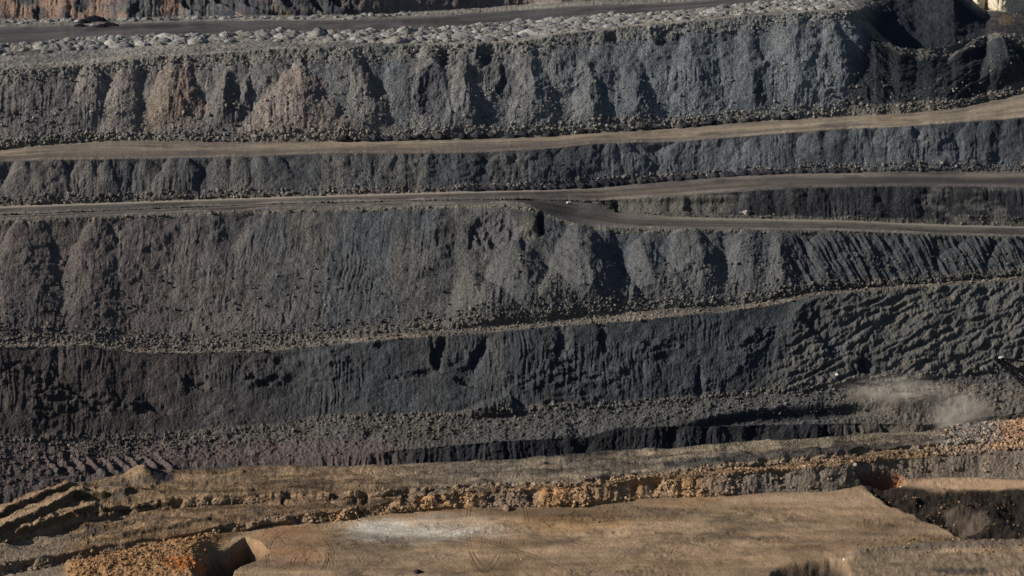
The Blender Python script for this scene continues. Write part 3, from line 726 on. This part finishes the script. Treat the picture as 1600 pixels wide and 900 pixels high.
M_rough = earth('loose_spoil', 0.45, .2, scale=1.2)
M_coarse = earth('broken_rock', 0.6, .25, scale=1.0)
M_road = earth('compacted_road', 0.12, .12)
M_ground = earth('graded_clay', 0.16, .1, scale=1.6)
M_strip = earth('scraped_rock', 0.4, .22, scale=1.6)
M_heap = earth('heap_earth', .5, .25, scale=5)
M_rock = earth('rock_blocks', 0.25, .25, scale=1.5)

def plain(name, col, rough=.5, metal=0.0):
    def f(nt, b):
        tc = N(nt, 'ShaderNodeTexCoord'); n = N(nt, 'ShaderNodeTexNoise'); n.inputs['Scale'].default_value = 2.5; n.inputs['Detail'].default_value = 5
        nt.links.new(tc.outputs['Object'], n.inputs['Vector'])
        r = N(nt, 'ShaderNodeValToRGB')
        r.color_ramp.elements[0].color = tuple(c * .65 for c in col) + (1,); r.color_ramp.elements[0].position = .35
        r.color_ramp.elements[1].color = tuple(min(1, c * 1.1) for c in col) + (1,); r.color_ramp.elements[1].position = .62
        nt.links.new(n.outputs['Fac'], r.inputs['Fac']); nt.links.new(r.outputs['Color'], b.inputs['Base Color'])
        b.inputs['Roughness'].default_value = rough; b.inputs['Metallic'].default_value = metal
    return mat(name, f)

# ------------------------------------------------------------------ terrain objects
def mesh_np(name, V, Fq, col=None, smooth=True):
    me = bpy.data.meshes.new(name)
    me.vertices.add(len(V)); me.vertices.foreach_set('co', V.astype(np.float32).ravel())
    k = Fq.shape[1]
    me.loops.add(Fq.size); me.loops.foreach_set('vertex_index', Fq.astype(np.int32).ravel())
    me.polygons.add(len(Fq)); me.polygons.foreach_set('loop_start', np.arange(0, Fq.size, k, dtype=np.int32))
    me.polygons.foreach_set('loop_total', np.full(len(Fq), k, np.int32))
    me.update(calc_edges=True)
    me.polygons.foreach_set('use_smooth', np.full(len(Fq), smooth))
    if col is not None:
        a = me.color_attributes.new('rock', 'FLOAT_COLOR', 'POINT')
        a.data.foreach_set('color', np.concatenate([col, np.ones((len(col), 1))], 1).astype(np.float32).ravel())
    return me
COLc = smooth_rows(COL, 1)
COLc = np.clip(COLc, .008, .8)
def terrain(name, b0, b1, m, alt=None):
    r0 = starts[b0]; k1 = names.index(b1)
    r1 = starts[names[k1 + 1]] + 1 if k1 + 1 < len(names) else NR
    X, Y, Z = FX[r0:r1], FY[r0:r1], FZ[r0:r1]; n = r1 - r0
    V = np.stack([X, Y, Z], -1).reshape(-1, 3)
    i = np.arange(n - 1)[:, None] * NC + np.arange(NC - 1)[None]
    Fq = np.stack([i, i + 1, i + NC + 1, i + NC], -1).reshape(-1, 4)
    me = mesh_np(name, V, Fq, COLc[r0:r1].reshape(-1, 3)); me.materials.append(m)
    if alt:
        me.materials.append(alt[0])
        rr = np.array([names[BI_[r]] in alt[1] for r in range(r0, r1 - 1)])
        me.polygons.foreach_set('material_index', np.repeat(rr.astype(np.int32), NC - 1))
    o = bpy.data.objects.new(name, me); sc.collection.objects.link(o); o['kind'] = 'structure'
    return o
terrain('ground', 'under', 'P', M_ground)
terrain('terrace', 'SC', 'M', M_rough, (M_strip, ('M', 'M2')))
terrain('pit_floor', 'drop', 'floor', M_coarse)
terrain('pit_wall', 'K', 'I', M_rough)
terrain('bench', 'BI', 'BI', M_coarse)
terrain('spoil_slope', 'H', 'H', M_rough)
terrain('haul_road', 'RF', 'RF', M_road)
terrain('spoil_slope', 'G', 'G', M_rough)
terrain('haul_road', 'RE', 'RE', M_road)
terrain('spoil_slope', 'D', 'D', M_rough)
terrain('haul_road', 'RC', 'RC', M_road)
terrain('spoil_slope', 'F1', 'F1', M_coarse)
terrain('terrace', 'B', 'B', M_coarse)
terrain('haul_road', 'RA', 'RA', M_road)
terrain('hills', 'WS', 'far', M_coarse)
# surrounding land, far below the sheet's edges
def big_sheet():
    xs = np.linspace(-9000, 9000, 61); ys = np.linspace(-3000, 12000, 61)
    X, Y = np.meshgrid(xs, ys); Z = -75 + 6 * fbm(X / 900, Y / 900, 3, 5)
    i = np.arange(60)[:, None] * 61 + np.arange(60)[None]
    Fq = np.stack([i, i + 1, i + 62, i + 61], -1).reshape(-1, 4)
    me = mesh_np('terrain', np.stack([X, Y, Z], -1).reshape(-1, 3), Fq, np.tile(C(.13, .11, .09), (61 * 61, 1))); me.materials.append(M_coarse)
    o = bpy.data.objects.new('terrain', me); sc.collection.objects.link(o); o['kind'] = 'structure'
big_sheet()

# ------------------------------------------------------------------ loose rock: too many to count
ICO_V = []; 
phi = (1 + 5 ** .5) / 2
ICO_V = np.array([(-1, phi, 0), (1, phi, 0), (-1, -phi, 0), (1, -phi, 0), (0, -1, phi), (0, 1, phi), (0, -1, -phi), (0, 1, -phi), (phi, 0, -1), (phi, 0, 1), (-phi, 0, -1), (-phi, 0, 1)]) / math.sqrt(1 + phi * phi)
ICO_F = np.array([(0, 11, 5), (0, 5, 1), (0, 1, 7), (0, 7, 10), (0, 10, 11), (1, 5, 9), (5, 11, 4), (11, 10, 2), (10, 7, 6), (7, 1, 8), (3, 9, 4), (3, 4, 2), (3, 2, 6), (3, 6, 8), (3, 8, 9), (4, 9, 5), (2, 4, 11), (6, 2, 10), (8, 6, 7), (9, 8, 1)])
def rocks(name, label, cat, picks, sizes, tint, jit=.5):
    n = len(sizes); ii, jj = picks
    pos = np.stack([FX[ii, jj], FY[ii, jj], FZ[ii, jj]], -1) + rng.normal(0, .5, (n, 3)) * [1, 1, 0]
    Q, _ = np.linalg.qr(rng.normal(size=(n, 3, 3)))
    v = ICO_V[None] * rng.uniform(.72, 1.2, (n, 12, 1)) * (rng.uniform(.6, 1.15, (n, 1, 3)))
    v = np.einsum('nij,nkj->nki', Q, v) * sizes[:, None, None]
    v += (pos + np.array([0, 0, .15]) * sizes[:, None])[:, None]
    Fq = (ICO_F[None] + (np.arange(n) * 12)[:, None, None]).reshape(-1, 3)
    c = (COLc[ii, jj] * .45 + np.asarray(tint) * .55) * rng.uniform(1 - jit, 1 + jit, (n, 1))
    me = mesh_np(name, v.reshape(-1, 3), Fq, np.repeat(c, 12, 0), smooth=False); me.materials.append(M_rock)
    o = bpy.data.objects.new(name, me); sc.collection.objects.link(o); o['kind'] = 'stuff'
    o['label'] = label; o['category'] = cat
    return o
def pick(mask_fn, n):
    """random places where mask_fn(ix, iy) is large"""
    out_i, out_j = [], []
    i = rng.integers(0, NR, n * 60); j = rng.integers(0, NC, n * 60)
    w = mask_fn(IX[i, j], IY[i, j], BI_[i], TT[i, j])
    k = rng.uniform(size=len(w)) < w
    return i[k][:n], j[k][:n]
bi = {n: k for k, n in enumerate(names)}
def m_upper(x, y, b, t):
    return np.where(b == bi['F1'], .6 * (t < .10) + .12 * (t > .82) + .05 * (t < .5), 0) + (b == bi['D']) * .25 * (t < .2) + (b == bi['WS']) * .15
def m_mid(x, y, b, t):
    return (b == bi['H']) * (.5 * (t < .12) + .05 * (t < .6) + .2 * (t > .97)) + (b == bi['BI']) * .5 + (b == bi['I']) * .35 * (t < .09) + (b == bi['J']) * (.25 * (t > .45) + .05) + (b == bi['G']) * .15 * (t < .25)
def m_rim(x, y, b, t):
    return sstep(-.25, .3, fbm(x / 26, y / 5, 4, 120)) * ((b == bi['M2']) * (x > 700) * .8 + (b == bi['SC']) * (.55 * (x < 1160) * (x > 480) + .12) + (b == bi['LG']) * .15)
def m_pile(x, y, b, t):
    return ((b == bi['M']) | (b == bi['LG']) | (b == bi['M2'])) * sstep(1440, 1520, x) * .9
def m_mound(x, y, b, t):
    return (((b == bi['P']) | (b == bi['under'])) & (x > 110) & (x < 330) & (y > 842) & (y < 925)) * .8 + (b == bi['P']) * (.5 * ((x > 1335) & (y > 848) & (y < 870)) + .25 * ((x > 1360) & (y > 772) & (y < 850) & (x > 1360 + 1.9 * (y - 775))) + .003)
for (nm, lb, fn, n, s0, s1, tint, ct) in (
    ('loose_rock', 'grey broken rock lying along the foot of the high upper spoil faces', m_upper, 9000, .5, 1.9, C(.155, .145, .125), 'rubble'),
    ('loose_rock', 'dull grey rubble strewn along the benches of the dark middle wall', m_mid, 12000, .4, 1.35, C(.115, .105, .09), 'rubble'),
    ('rim_rubble', 'orange-brown broken rock lining the rim above the tan clay floor', m_rim, 14000, .2, 1.05, C(.20, .14, .088), 'rubble'),
    ('rock_pile', 'heaped grey and orange blocks at the right end of the terrace', m_pile, 6000, .3, 1.2, C(.24, .17, .12), 'rock pile'),
    ('mound_rubble', 'orange rubble over the clay mound at the bottom left', m_mound, 3600, .25, .8, C(.23, .145, .08), 'rubble')):
    pk = pick(fn, n); k = len(pk[0])
    rocks(nm, lb, ct, pk, s0 + (s1 - s0) * rng.uniform(size=k) ** 4, tint)

# ------------------------------------------------------------------ helpers for things
def tag(o, label=None, cat=None, group=None, kind=None):
    if label: o['label'] = label
    if cat: o['category'] = cat
    if group: o['group'] = group
    if kind: o['kind'] = kind
    return o
def heap_mesh(name, seedn, col, rx=1.0, h=.5, n=22, lumpy=.14):
    """unit tipped heap: off-centre cone with slumped foot"""
    rs = np.random.default_rng(seedn)
    ang = np.linspace(0, 2 * math.pi, n, endpoint=False); rings = 9
    V = []; ox, oy = rs.uniform(-.2, .2, 2)
    wob = 1 + .14 * np.sin(ang * 2 + rs.uniform(0, 6)) + .08 * np.sin(ang * 3 + rs.uniform(0, 6)) + .05 * rs.normal(size=n)
    for k in range(rings):
        q = 1 - k / (rings - 1)
        z = h * (1 - q ** 1.25) 
        r_ = q * wob
        zz = z + lumpy * h * rs.normal(size=n) * (0.2 + q) * (1 if 0 < k < rings - 1 else 0) - (0.25 if k == 0 else 0)
        rr = r_ * (1 + .05 * rs.normal(size=n))
        V.append(np.stack([rx * rr * np.cos(ang) + ox * (1 - q), rr * np.sin(ang) + oy * (1 - q), zz], -1))
    V = np.concatenate(V); V = np.vstack([V, [[ox, oy, h * .98]]])
    Fq = []
    for k in range(rings - 1):
        for a in range(n):
            Fq.append((k * n + a, k * n + (a + 1) % n, (k + 1) * n + (a + 1) % n, (k + 1) * n + a))
    me = mesh_np(name, V, np.array(Fq), np.tile(col, (len(V), 1)) * rs.uniform(.85, 1.15, (len(V), 1)), smooth=True)
    me.materials.append(M_heap)
    return me
HP = [heap_mesh('spoil_heap', 40 + i, c) for i, c in enumerate([C(.20, .198, .19), C(.175, .172, .165), C(.15, .15, .147), C(.195, .188, .17), C(.23, .226, .218), C(.125, .126, .126)])]
HD = [heap_mesh('berm_heap', 60 + i, c) for i, c in enumerate([C(.04, .04, .045), C(.03, .032, .038), C(.06, .057, .055), C(.025, .026, .032)])]
def put_heap(me, name, x, y, size, hz=1.0, stretch=1.0, rz=None):
    p, ij = at_px(x, y)
    o = bpy.data.objects.new(name, me); sc.collection.objects.link(o)
    o.location = p; o.scale = (size * stretch, size, size * hz)
    o.rotation_euler = (0, 0, rng.uniform(0, 6.28) if rz is None else rz)
    return o
def yl(L, x): return float(np.interp(x, L[0], L[1]))
# truck-dumped heaps over the top terrace and behind the top road
cand = []
for x in np.arange(-30, 1345, 8.5):
    y0, y1 = yl(L_AN, x) + 1.5, yl(L_E1, x) - 3
    lim = y1 if x > 560 else y0 + max(6, (y1 - y0) * (.45 if x < 430 else .7))
    yy = y0
    while yy < lim:
        cand.append((x + rng.uniform(-3, 3), yy + rng.uniform(-.8, .8))); yy += rng.uniform(3.6, 7.5)
cand = [c for c in cand if -35 < c[0] < 1330 and c[1] > -4]
rng.shuffle(cand)
sel = []
for c in cand:
    if c[0] < 60 and rng.uniform() < .6: continue
    sel.append(c)
rows_ok = sorted(sel, key=lambda c: -c[1])
print('heaps wanted', len(sel))
G = 'pale earth heaps tipped over the top terrace'
first = sel[:235]; rest = sel[235:]
for (x, y) in first:
    o = put_heap(HP[rng.integers(len(HP))], 'spoil_heap', x, y, 2.2 + 7.0 * rng.uniform() ** 2.2, rng.uniform(.75, 1.15), rng.uniform(.8, 1.6), rng.uniform(-.5, .5))
    tag(o, 'pale grey earth heap tipped by a truck on the rough top terrace', 'earth heap', G)
for x in np.arange(0, 640, 11.0):
    o = put_heap(HP[rng.integers(len(HP))], 'spoil_heap', x + rng.uniform(-4, 4), (yl(L_AF, x) + yl(L_WB, x)) / 2 + rng.uniform(-2, 2), rng.uniform(3.2, 5.4), rng.uniform(.8, 1.1))
    tag(o, 'pale earth heap in the row behind the topmost haul road', 'earth heap', 'earth heaps behind the topmost road')
# the remaining heaps of the field, as one mass
Vs, Fs, Cs = [], [], []; off = 0
for (x, y) in rest:
    me = HP[rng.integers(len(HP))]
    v = np.empty(len(me.vertices) * 3, np.float32); me.vertices.foreach_get('co', v); v = v.reshape(-1, 3)
    f = np.empty(len(me.loops), np.int32); me.loops.foreach_get('vertex_index', f); f = f.reshape(-1, 4)
    c = np.empty(len(me.vertices) * 4, np.float32); me.color_attributes['rock'].data.foreach_get('color', c); c = c.reshape(-1, 4)[:, :3]
    p, _ = at_px(x, y); s_ = rng.uniform(2.2, 6.0); a = rng.uniform(0, 6.28)
    rot = np.array([[math.cos(a), -math.sin(a), 0], [math.sin(a), math.cos(a), 0], [0, 0, 1]])
    Vs.append((v @ rot.T) * s_ + np.array(p)); Fs.append(f + off); Cs.append(c); off += len(v)
if Vs:
    me = mesh_np('heap_field', np.concatenate(Vs), np.concatenate(Fs), np.concatenate(Cs)); me.materials.append(M_rough)
    o = bpy.data.objects.new('heap_field', me); sc.collection.objects.link(o)
    tag(o, 'mass of low pale heaps filling the top terrace between the larger ones', 'earth heaps', None, 'stuff')
# dark safety berm heaps along the upper roads
for x in np.arange(735, 1345, 12.0):
    o = put_heap(HD[rng.integers(4)], 'berm_heap', x + rng.uniform(-3, 3), yl(L_DB, x) - 1, rng.uniform(3.0, 4.6), rng.uniform(1.1, 1.6), 1.35, rng.uniform(-.2, .2))
    tag(o, 'dark rounded berm heap on the far side of the forked haul road', 'berm heap', 'dark berm heaps along the forked haul road')
for x in list(np.arange(535, 700, 17.0)) + list(np.arange(700, 1240, 23.0)) + list(np.arange(1060, 1180, 14.0)):
    o = put_heap(HD[rng.integers(4)], 'berm_heap', x + rng.uniform(-5, 5), yl(L_TOE, x) - 2 + rng.uniform(-2, 2), rng.uniform(2.6, 4.6), rng.uniform(.8, 1.2), 1.3)
    tag(o, 'dark rock heap at the foot of the tall upper face beside the tan road', 'rock heap', 'dark rock heaps along the tan road')
for (x, y, s_, lb) in ((146, 34, 7.5, 'large black coal heap behind the white pickup on the top road'), (127, 42, 4.0, 'leftmost black coal heap beside the white pickup on the top road'),
                       (158, 43, 4.4, 'flat black coal heap right of the white pickup on the top road'), (173, 41, 5.6, 'rightmost black coal heap at the edge of the top road'), (132, 35, 5.0, 'black coal heap behind and left of the white pickup on the top road')):
    me = heap_mesh('coal_heap', int(x), C(.012, .012, .016))
    o = put_heap(me, 'coal_heap', x, y, s_, 1.25, 1.5, 0)
    tag(o, lb, 'coal heap')

# single boulders one can point at
def boulder(name, x, y, size, col, label):
    rs = np.random.default_rng(int(x * 7 + y))
    import bmesh
    bm = bmesh.new(); bmesh.ops.create_icosphere(bm, subdivisions=2, radius=1)
    for v in bm.verts:
        k = 1 + .22 * math.sin(3 * v.co.x + rs.uniform(0, .4)) * math.cos(4 * v.co.y) + rs.normal(0, .06)
        v.co *= k; v.co.z = max(v.co.z, -.55) * .8
    me = bpy.data.meshes.new(name); bm.to_mesh(me); bm.free()
    a = me.color_attributes.new('rock', 'FLOAT_COLOR', 'POINT')
    a.data.foreach_set('color', np.tile(np.array([*col, 1.0], np.float32), len(me.vertices)))
    me.materials.append(M_rock)
    o = bpy.data.objects.new(name, me); sc.collection.objects.link(o)
    p, _ = at_px(x, y); o.location = p; o.scale = (size, size, size); o.rotation_euler = (0, 0, rs.uniform(0, 6))
    return tag(o, label, 'boulder')
boulder('boulder', 1305, 589, 1.1, (.7, .7, .68), 'small white boulder alone on the dark lower wall')
boulder('boulder', 1404, 757, .9, (.42, .03, .025), 'small red boulder at the foot of the orange slump')
boulder('boulder', 1407, 762, .5, (.6, .55, .5), 'small pale boulder under the red one at the orange slump')
boulder('boulder', 793, 796, 2.2, (.16, .11, .08), 'dark brown boulder standing out at the foot of the orange rim')
boulder('boulder', 1335, 727, 1.2, (.42, .34, .26), 'pale boulder on the orange rim above the dark slump')
boulder('boulder', 1166, 333, 2.6, (.2, .19, .16), 'pale flat boulder beside the lower arm of the forked road')
boulder('boulder', 653, 896, 1.6, (.03, .028, .028), 'black boulder alone on the tan clay at the bottom edge')
boulder('boulder', 1320, 878, .7, (.5, .48, .45), 'white boulder on the edge of the dug hole at the bottom')
boulder('boulder', 288, 64, 5.0, (.035, .037, .05), 'big black boulder among the pale heaps of the top terrace')

# ------------------------------------------------------------------ mesh kit for machines
import bmesh
class MB:
    def __init__(s): s.bm = bmesh.new()
    def box(s, c, d, bev=0.0, rz=0.0):
        g = bmesh.ops.create_cube(s.bm, size=1)['verts']
        M = Matrix.Translation(c) @ Matrix.Rotation(rz, 4, 'Z') @ Matrix.Diagonal((*d, 1))
        bmesh.ops.transform(s.bm, matrix=M, verts=g)
        if bev:
            e = list({e for v in g for e in v.link_edges})
            bmesh.ops.bevel(s.bm, geom=e, offset=bev, segments=2, affect='EDGES')
        return s
    def bar(s, a, b, r, n=8):
        a = Vector(a); b = Vector(b); d = b - a
        M = Matrix.Translation((a + b) / 2) @ d.to_track_quat('Z', 'Y').to_matrix().to_4x4()
        bmesh.ops.create_cone(s.bm, cap_ends=True, segments=n, radius1=r, radius2=r, depth=d.length, matrix=M)
        return s
    def prism(s, pts, x0, x1):
        """side profile pts (y,z) swept along x"""
        a = [s.bm.verts.new((x0, p[0], p[1])) for p in pts]; b = [s.bm.verts.new((x1, p[0], p[1])) for p in pts]
        s.bm.faces.new(a[::-1]); s.bm.faces.new(b); n = len(pts)
        for i in range(n): s.bm.faces.new((a[i], a[(i + 1) % n], b[(i + 1) % n], b[i]))
        return s
    def build(s, name, m, parent=None):
        bmesh.ops.recalc_face_normals(s.bm, faces=s.bm.faces)
        me = bpy.data.meshes.new(name); s.bm.to_mesh(me); s.bm.free(); me.materials.append(m)
        o = bpy.data.objects.new(name, me); sc.collection.objects.link(o)
        if parent: o.parent = parent
        return o
def empty(name, loc, rz=0.0):
    o = bpy.data.objects.new(name, None); sc.collection.objects.link(o); o.location = loc; o.rotation_euler = (0, 0, rz); return o
WHITE = plain('white_paint', (.82, .82, .8), .35); BLACKP = plain('black_rubber', (.02, .02, .022), .8)
STEEL = plain('dark_steel', (.004, .004, .006), 1.0)
STEEL.node_tree.nodes['Principled BSDF'].inputs['Specular IOR Level'].default_value = .05
GLASS = plain('dark_glass', (.02, .025, .03), .1)
GALV = plain('weathered_grey_paint', (.45, .45, .43), .5); LAMPG = plain('lamp_glass', (.6, .6, .55), .2)

# white pickup on the top road
p, _ = at_px(143.5, 41)
pk = tag(empty('pickup_truck', p + Vector((0, 0, .2)), R(20)), 'tiny white pickup truck parked among black coal heaps on the top road', 'pickup')
MB().prism([(-2.6, .45), (2.6, .45), (2.6, 1.05), (1.3, 1.15), (.55, 1.85), (-.9, 1.85), (-1.0, 1.15), (-2.6, 1.15)], -.92, .92).build('body', WHITE, pk)
MB().prism([(1.22, 1.2), (.58, 1.78), (.52, 1.78), (1.1, 1.2)], -.8, .8).build('windscreen', GLASS, pk)
for sx in (-1, 1):
    for yy in (-1.6, 1.65):
        MB().bar((sx * .7, yy, .4), (sx * .98, yy, .4), .4, 16).build('wheel', BLACKP, pk)

# lighting tower at the fork
p, _ = at_px(889, 319.5)
lt = tag(empty('lighting_tower', p, R(15)), 'small white trailer lighting tower standing where the haul road forks', 'lighting tower')
MB().box((0, 0, 1.15), (2.6, 1.5, 1.3), .12).build('cabinet', WHITE, lt)
MB().bar((.2, 0, 1.8), (.2, 0, 6.2), .09).build('mast', GALV, lt)
hd = MB().box((.2, 0, 6.25), (1.8, .12, .12)).build('lamp_bar', GALV, lt)
for sx in (-.6, -.05, .45, 1.0): MB().box((sx, -.15, 6.1), (.4, .22, .34), .04).build('lamp', LAMPG, hd)
for sx in (-1, 1): MB().bar((sx * .9, -.75, .45), (sx * .9, -.98, .45), .42, 14).build('wheel', BLACKP, lt)
MB().bar((-1.2, 0, .6), (-2.6, 0, .4), .07).build('drawbar', GALV, lt)

# ------------------------------------------------------------------ dragline, its boom reaching in from the right
def world_at(x, y, Yd):
    m, q = ray_m(y); return Vector((Yd * ((x - 800) / F) / q, Yd, CAMZ - Yd * m))
tip = world_at(1561, 563, 850)
base = world_at(1745, 724, 800)
base.z = max(base.z, -50)
dl = tag(empty('dragline', (base.x + 10, base.y, -60)), 'black lattice boom of a dragline reaching in over the pit from the right', 'dragline')
O = Vector(dl.location)
def rel(v): return v - O
ax = (tip - base).normalized(); side = ax.cross(Vector((0, 0, 1))).normalized(); up = side.cross(ax).normalized()
L_ = (tip - base).length
bb = MB()
nseg = 18
def chord(t, sx, sz):
    w = 1.3 + 4.6 * (1 - t); h = 1.6 + 4.0 * math.sin(min(1, t * 1.15 + .08) * math.pi) ** .8
    return rel(base + ax * (L_ * t) + side * (sx * w / 2) + up * (sz * h / 2))
for sx in (-1, 1):
    for sz in (-1, 1):
        for k in range(nseg): bb.bar(chord(k / nseg, sx, sz), chord((k + 1) / nseg, sx, sz), .34, 6)
for k in range(nseg):
    t0, t1 = k / nseg, (k + 1) / nseg
    for sx in (-1, 1):
        bb.bar(chord(t0, sx, -1), chord(t1, sx, 1) if k % 2 else chord(t0, sx, 1), .14, 5)
        bb.bar(chord(t0, sx, 1), chord(t1, sx, -1), .14, 5)
    for sz in (-1, 1):
        bb.bar(chord(t0, -1, sz), chord(t1, 1, sz), .12, 5); bb.bar(chord(t0, -1, sz), chord(t0, 1, sz), .12, 5)
bb.build('boom', STEEL, dl)
tp = rel(tip)
MB().box(tp + ax * .3, (2.6, 2.6, 2.2), .3, .5).build('boom_head', STEEL, dl)
for s_ in (-.7, .7):
    c0 = tp + side * s_ + up * 1.7
    MB().bar(c0 - side * .18, c0 + side * .18, .8, 20).build('sheave', GALV, dl)
mast_top = rel(base) + Vector((10, -4, 44))
ms = MB()
for s_ in (-1, 1): ms.bar(rel(base) + side * s_ * 2.5 + Vector((6, -3, 4)), mast_top + side * s_ * .8, .35)
for k in range(1, 8):
    a0 = (rel(base) + side * -2.5 + Vector((6, -3, 4))).lerp(mast_top - side * .8, k / 8); a1 = (rel(base) + side * 2.5 + Vector((6, -3, 4))).lerp(mast_top + side * .8, k / 8)
    ms.bar(a0, a1, .18)
ms.build('mast', STEEL, dl)
# pendants from the boom head back to the mast, and the two fanned stays below them
st_end = [rel(world_at(1660, 590, 822)), rel(world_at(1660, 628, 818))]
for s_ in (-.8, .8): MB().bar(tp + up * 1.4 + side * s_, mast_top + side * s_, .3, 6).build('pendant', STEEL, dl)
ic = MB()
for s_ in (-.9, .9): ic.bar(tp + up * .9 + side * s_, rel(base + ax * (L_ * .45)) + up * 9 + side * s_, .42, 6)
for s_ in (-.9, .9): ic.bar(rel(base + ax * (L_ * .45)) + up * 9 + side * s_, rel(base) + up * 7, .2, 6)
ic.build('stay', STEEL, dl)
MB().bar(tp + Vector((0, 0, -1)), tp + Vector((0, -1, -34)), .12, 6).build('hoist_rope', STEEL, dl)
bk = MB()
bk.prism([(-2.6, -42), (2.0, -42), (2.6, -36.5), (1.8, -36.5), (1.2, -40.8), (-2.2, -40.8), (-2.6, -37.5)], tp.x - 2.2, tp.x + 2.2)
o = bk.build('bucket', STEEL, dl); o.location = (0, tp.y, tp.z + 2.0)
hs = rel(base)
MB().box(hs + Vector((17, -6, 0)), (30, 18, 11), .5, -.25).build('house', GALV, dl)
MB().box(hs + Vector((4, -10, 2)), (4, 3.4, 3.6), .3, -.25).build('cab', WHITE, dl)
MB().bar(Vector((hs.x + 16, hs.y - 6, 0)), Vector((hs.x + 16, hs.y - 6, 2.6)), 9.5, 40).build('tub', STEEL, dl)
for s_ in (-1, 1): MB().box(Vector((hs.x + 16, hs.y - 6 + s_ * 12, 1.6)), (17, 3.2, 3.0), .4, -.25).build('walking_shoe', STEEL, dl)

# ------------------------------------------------------------------ drifting dust
def dust(x, y, Yd, r, dens, seedn, label):
    def f(nt, b):
        nt.nodes.remove(b); out = nt.nodes['Material Output']
        v = nt.nodes.new('ShaderNodeVolumePrincipled'); v.inputs['Color'].default_value = (.96, .88, .76, 1); v.inputs['Anisotropy'].default_value = 0.0
        tc = N(nt, 'ShaderNodeTexCoord'); n = N(nt, 'ShaderNodeTexNoise'); n.inputs['Scale'].default_value = 2.2; n.inputs['Distortion'].default_value = .8; n.inputs['Detail'].default_value = 6; n.inputs['Roughness'].default_value = .65
        nt.links.new(tc.outputs['Object'], n.inputs['Vector'])
        ln_ = N(nt, 'ShaderNodeVectorMath', operation='LENGTH'); nt.links.new(tc.outputs['Object'], ln_.inputs[0])
        a = N(nt, 'ShaderNodeMapRange'); a.inputs['From Min'].default_value = .95; a.inputs['From Max'].default_value = .05; a.interpolation_type = 'SMOOTHERSTEP'; nt.links.new(ln_.outputs['Value'], a.inputs['Value'])
        c_ = N(nt, 'ShaderNodeMapRange'); c_.inputs['From Min'].default_value = .44; c_.inputs['From Max'].default_value = .66; nt.links.new(n.outputs['Fac'], c_.inputs['Value'])
        mm = N(nt, 'ShaderNodeMath', operation='MULTIPLY'); nt.links.new(a.outputs[0], mm.inputs[0]); nt.links.new(c_.outputs[0], mm.inputs[1])
        m2 = N(nt, 'ShaderNodeMath', operation='MULTIPLY'); m2.inputs[1].default_value = dens; nt.links.new(mm.outputs[0], m2.inputs[0])
        nt.links.new(m2.outputs[0], v.inputs['Density']); nt.links.new(v.outputs[0], out.inputs['Volume'])
    m = mat("dust", f)
    bm = bmesh.new(); bmesh.ops.create_icosphere(bm, subdivisions=3, radius=1)
    me = bpy.data.meshes.new('dust_cloud'); bm.to_mesh(me); bm.free(); me.materials.append(m)
    o = bpy.data.objects.new('dust_cloud', me); sc.collection.objects.link(o)
    o.location = world_at(x, y, Yd); o.scale = r
    return tag(o, label, 'dust', None, 'stuff')
pd, _ = at_px(1405, 615)
dust(1400, 612, pd.y - 14, (44, 18, 15), .10, 1, 'thin tan dust drifting off the ledge above the dark seam')
pd, _ = at_px(1490, 655)
dust(1500, 648, pd.y - 22, (24, 13, 22), .22, 2, 'pale dust plume rising behind the rock pile at the right')
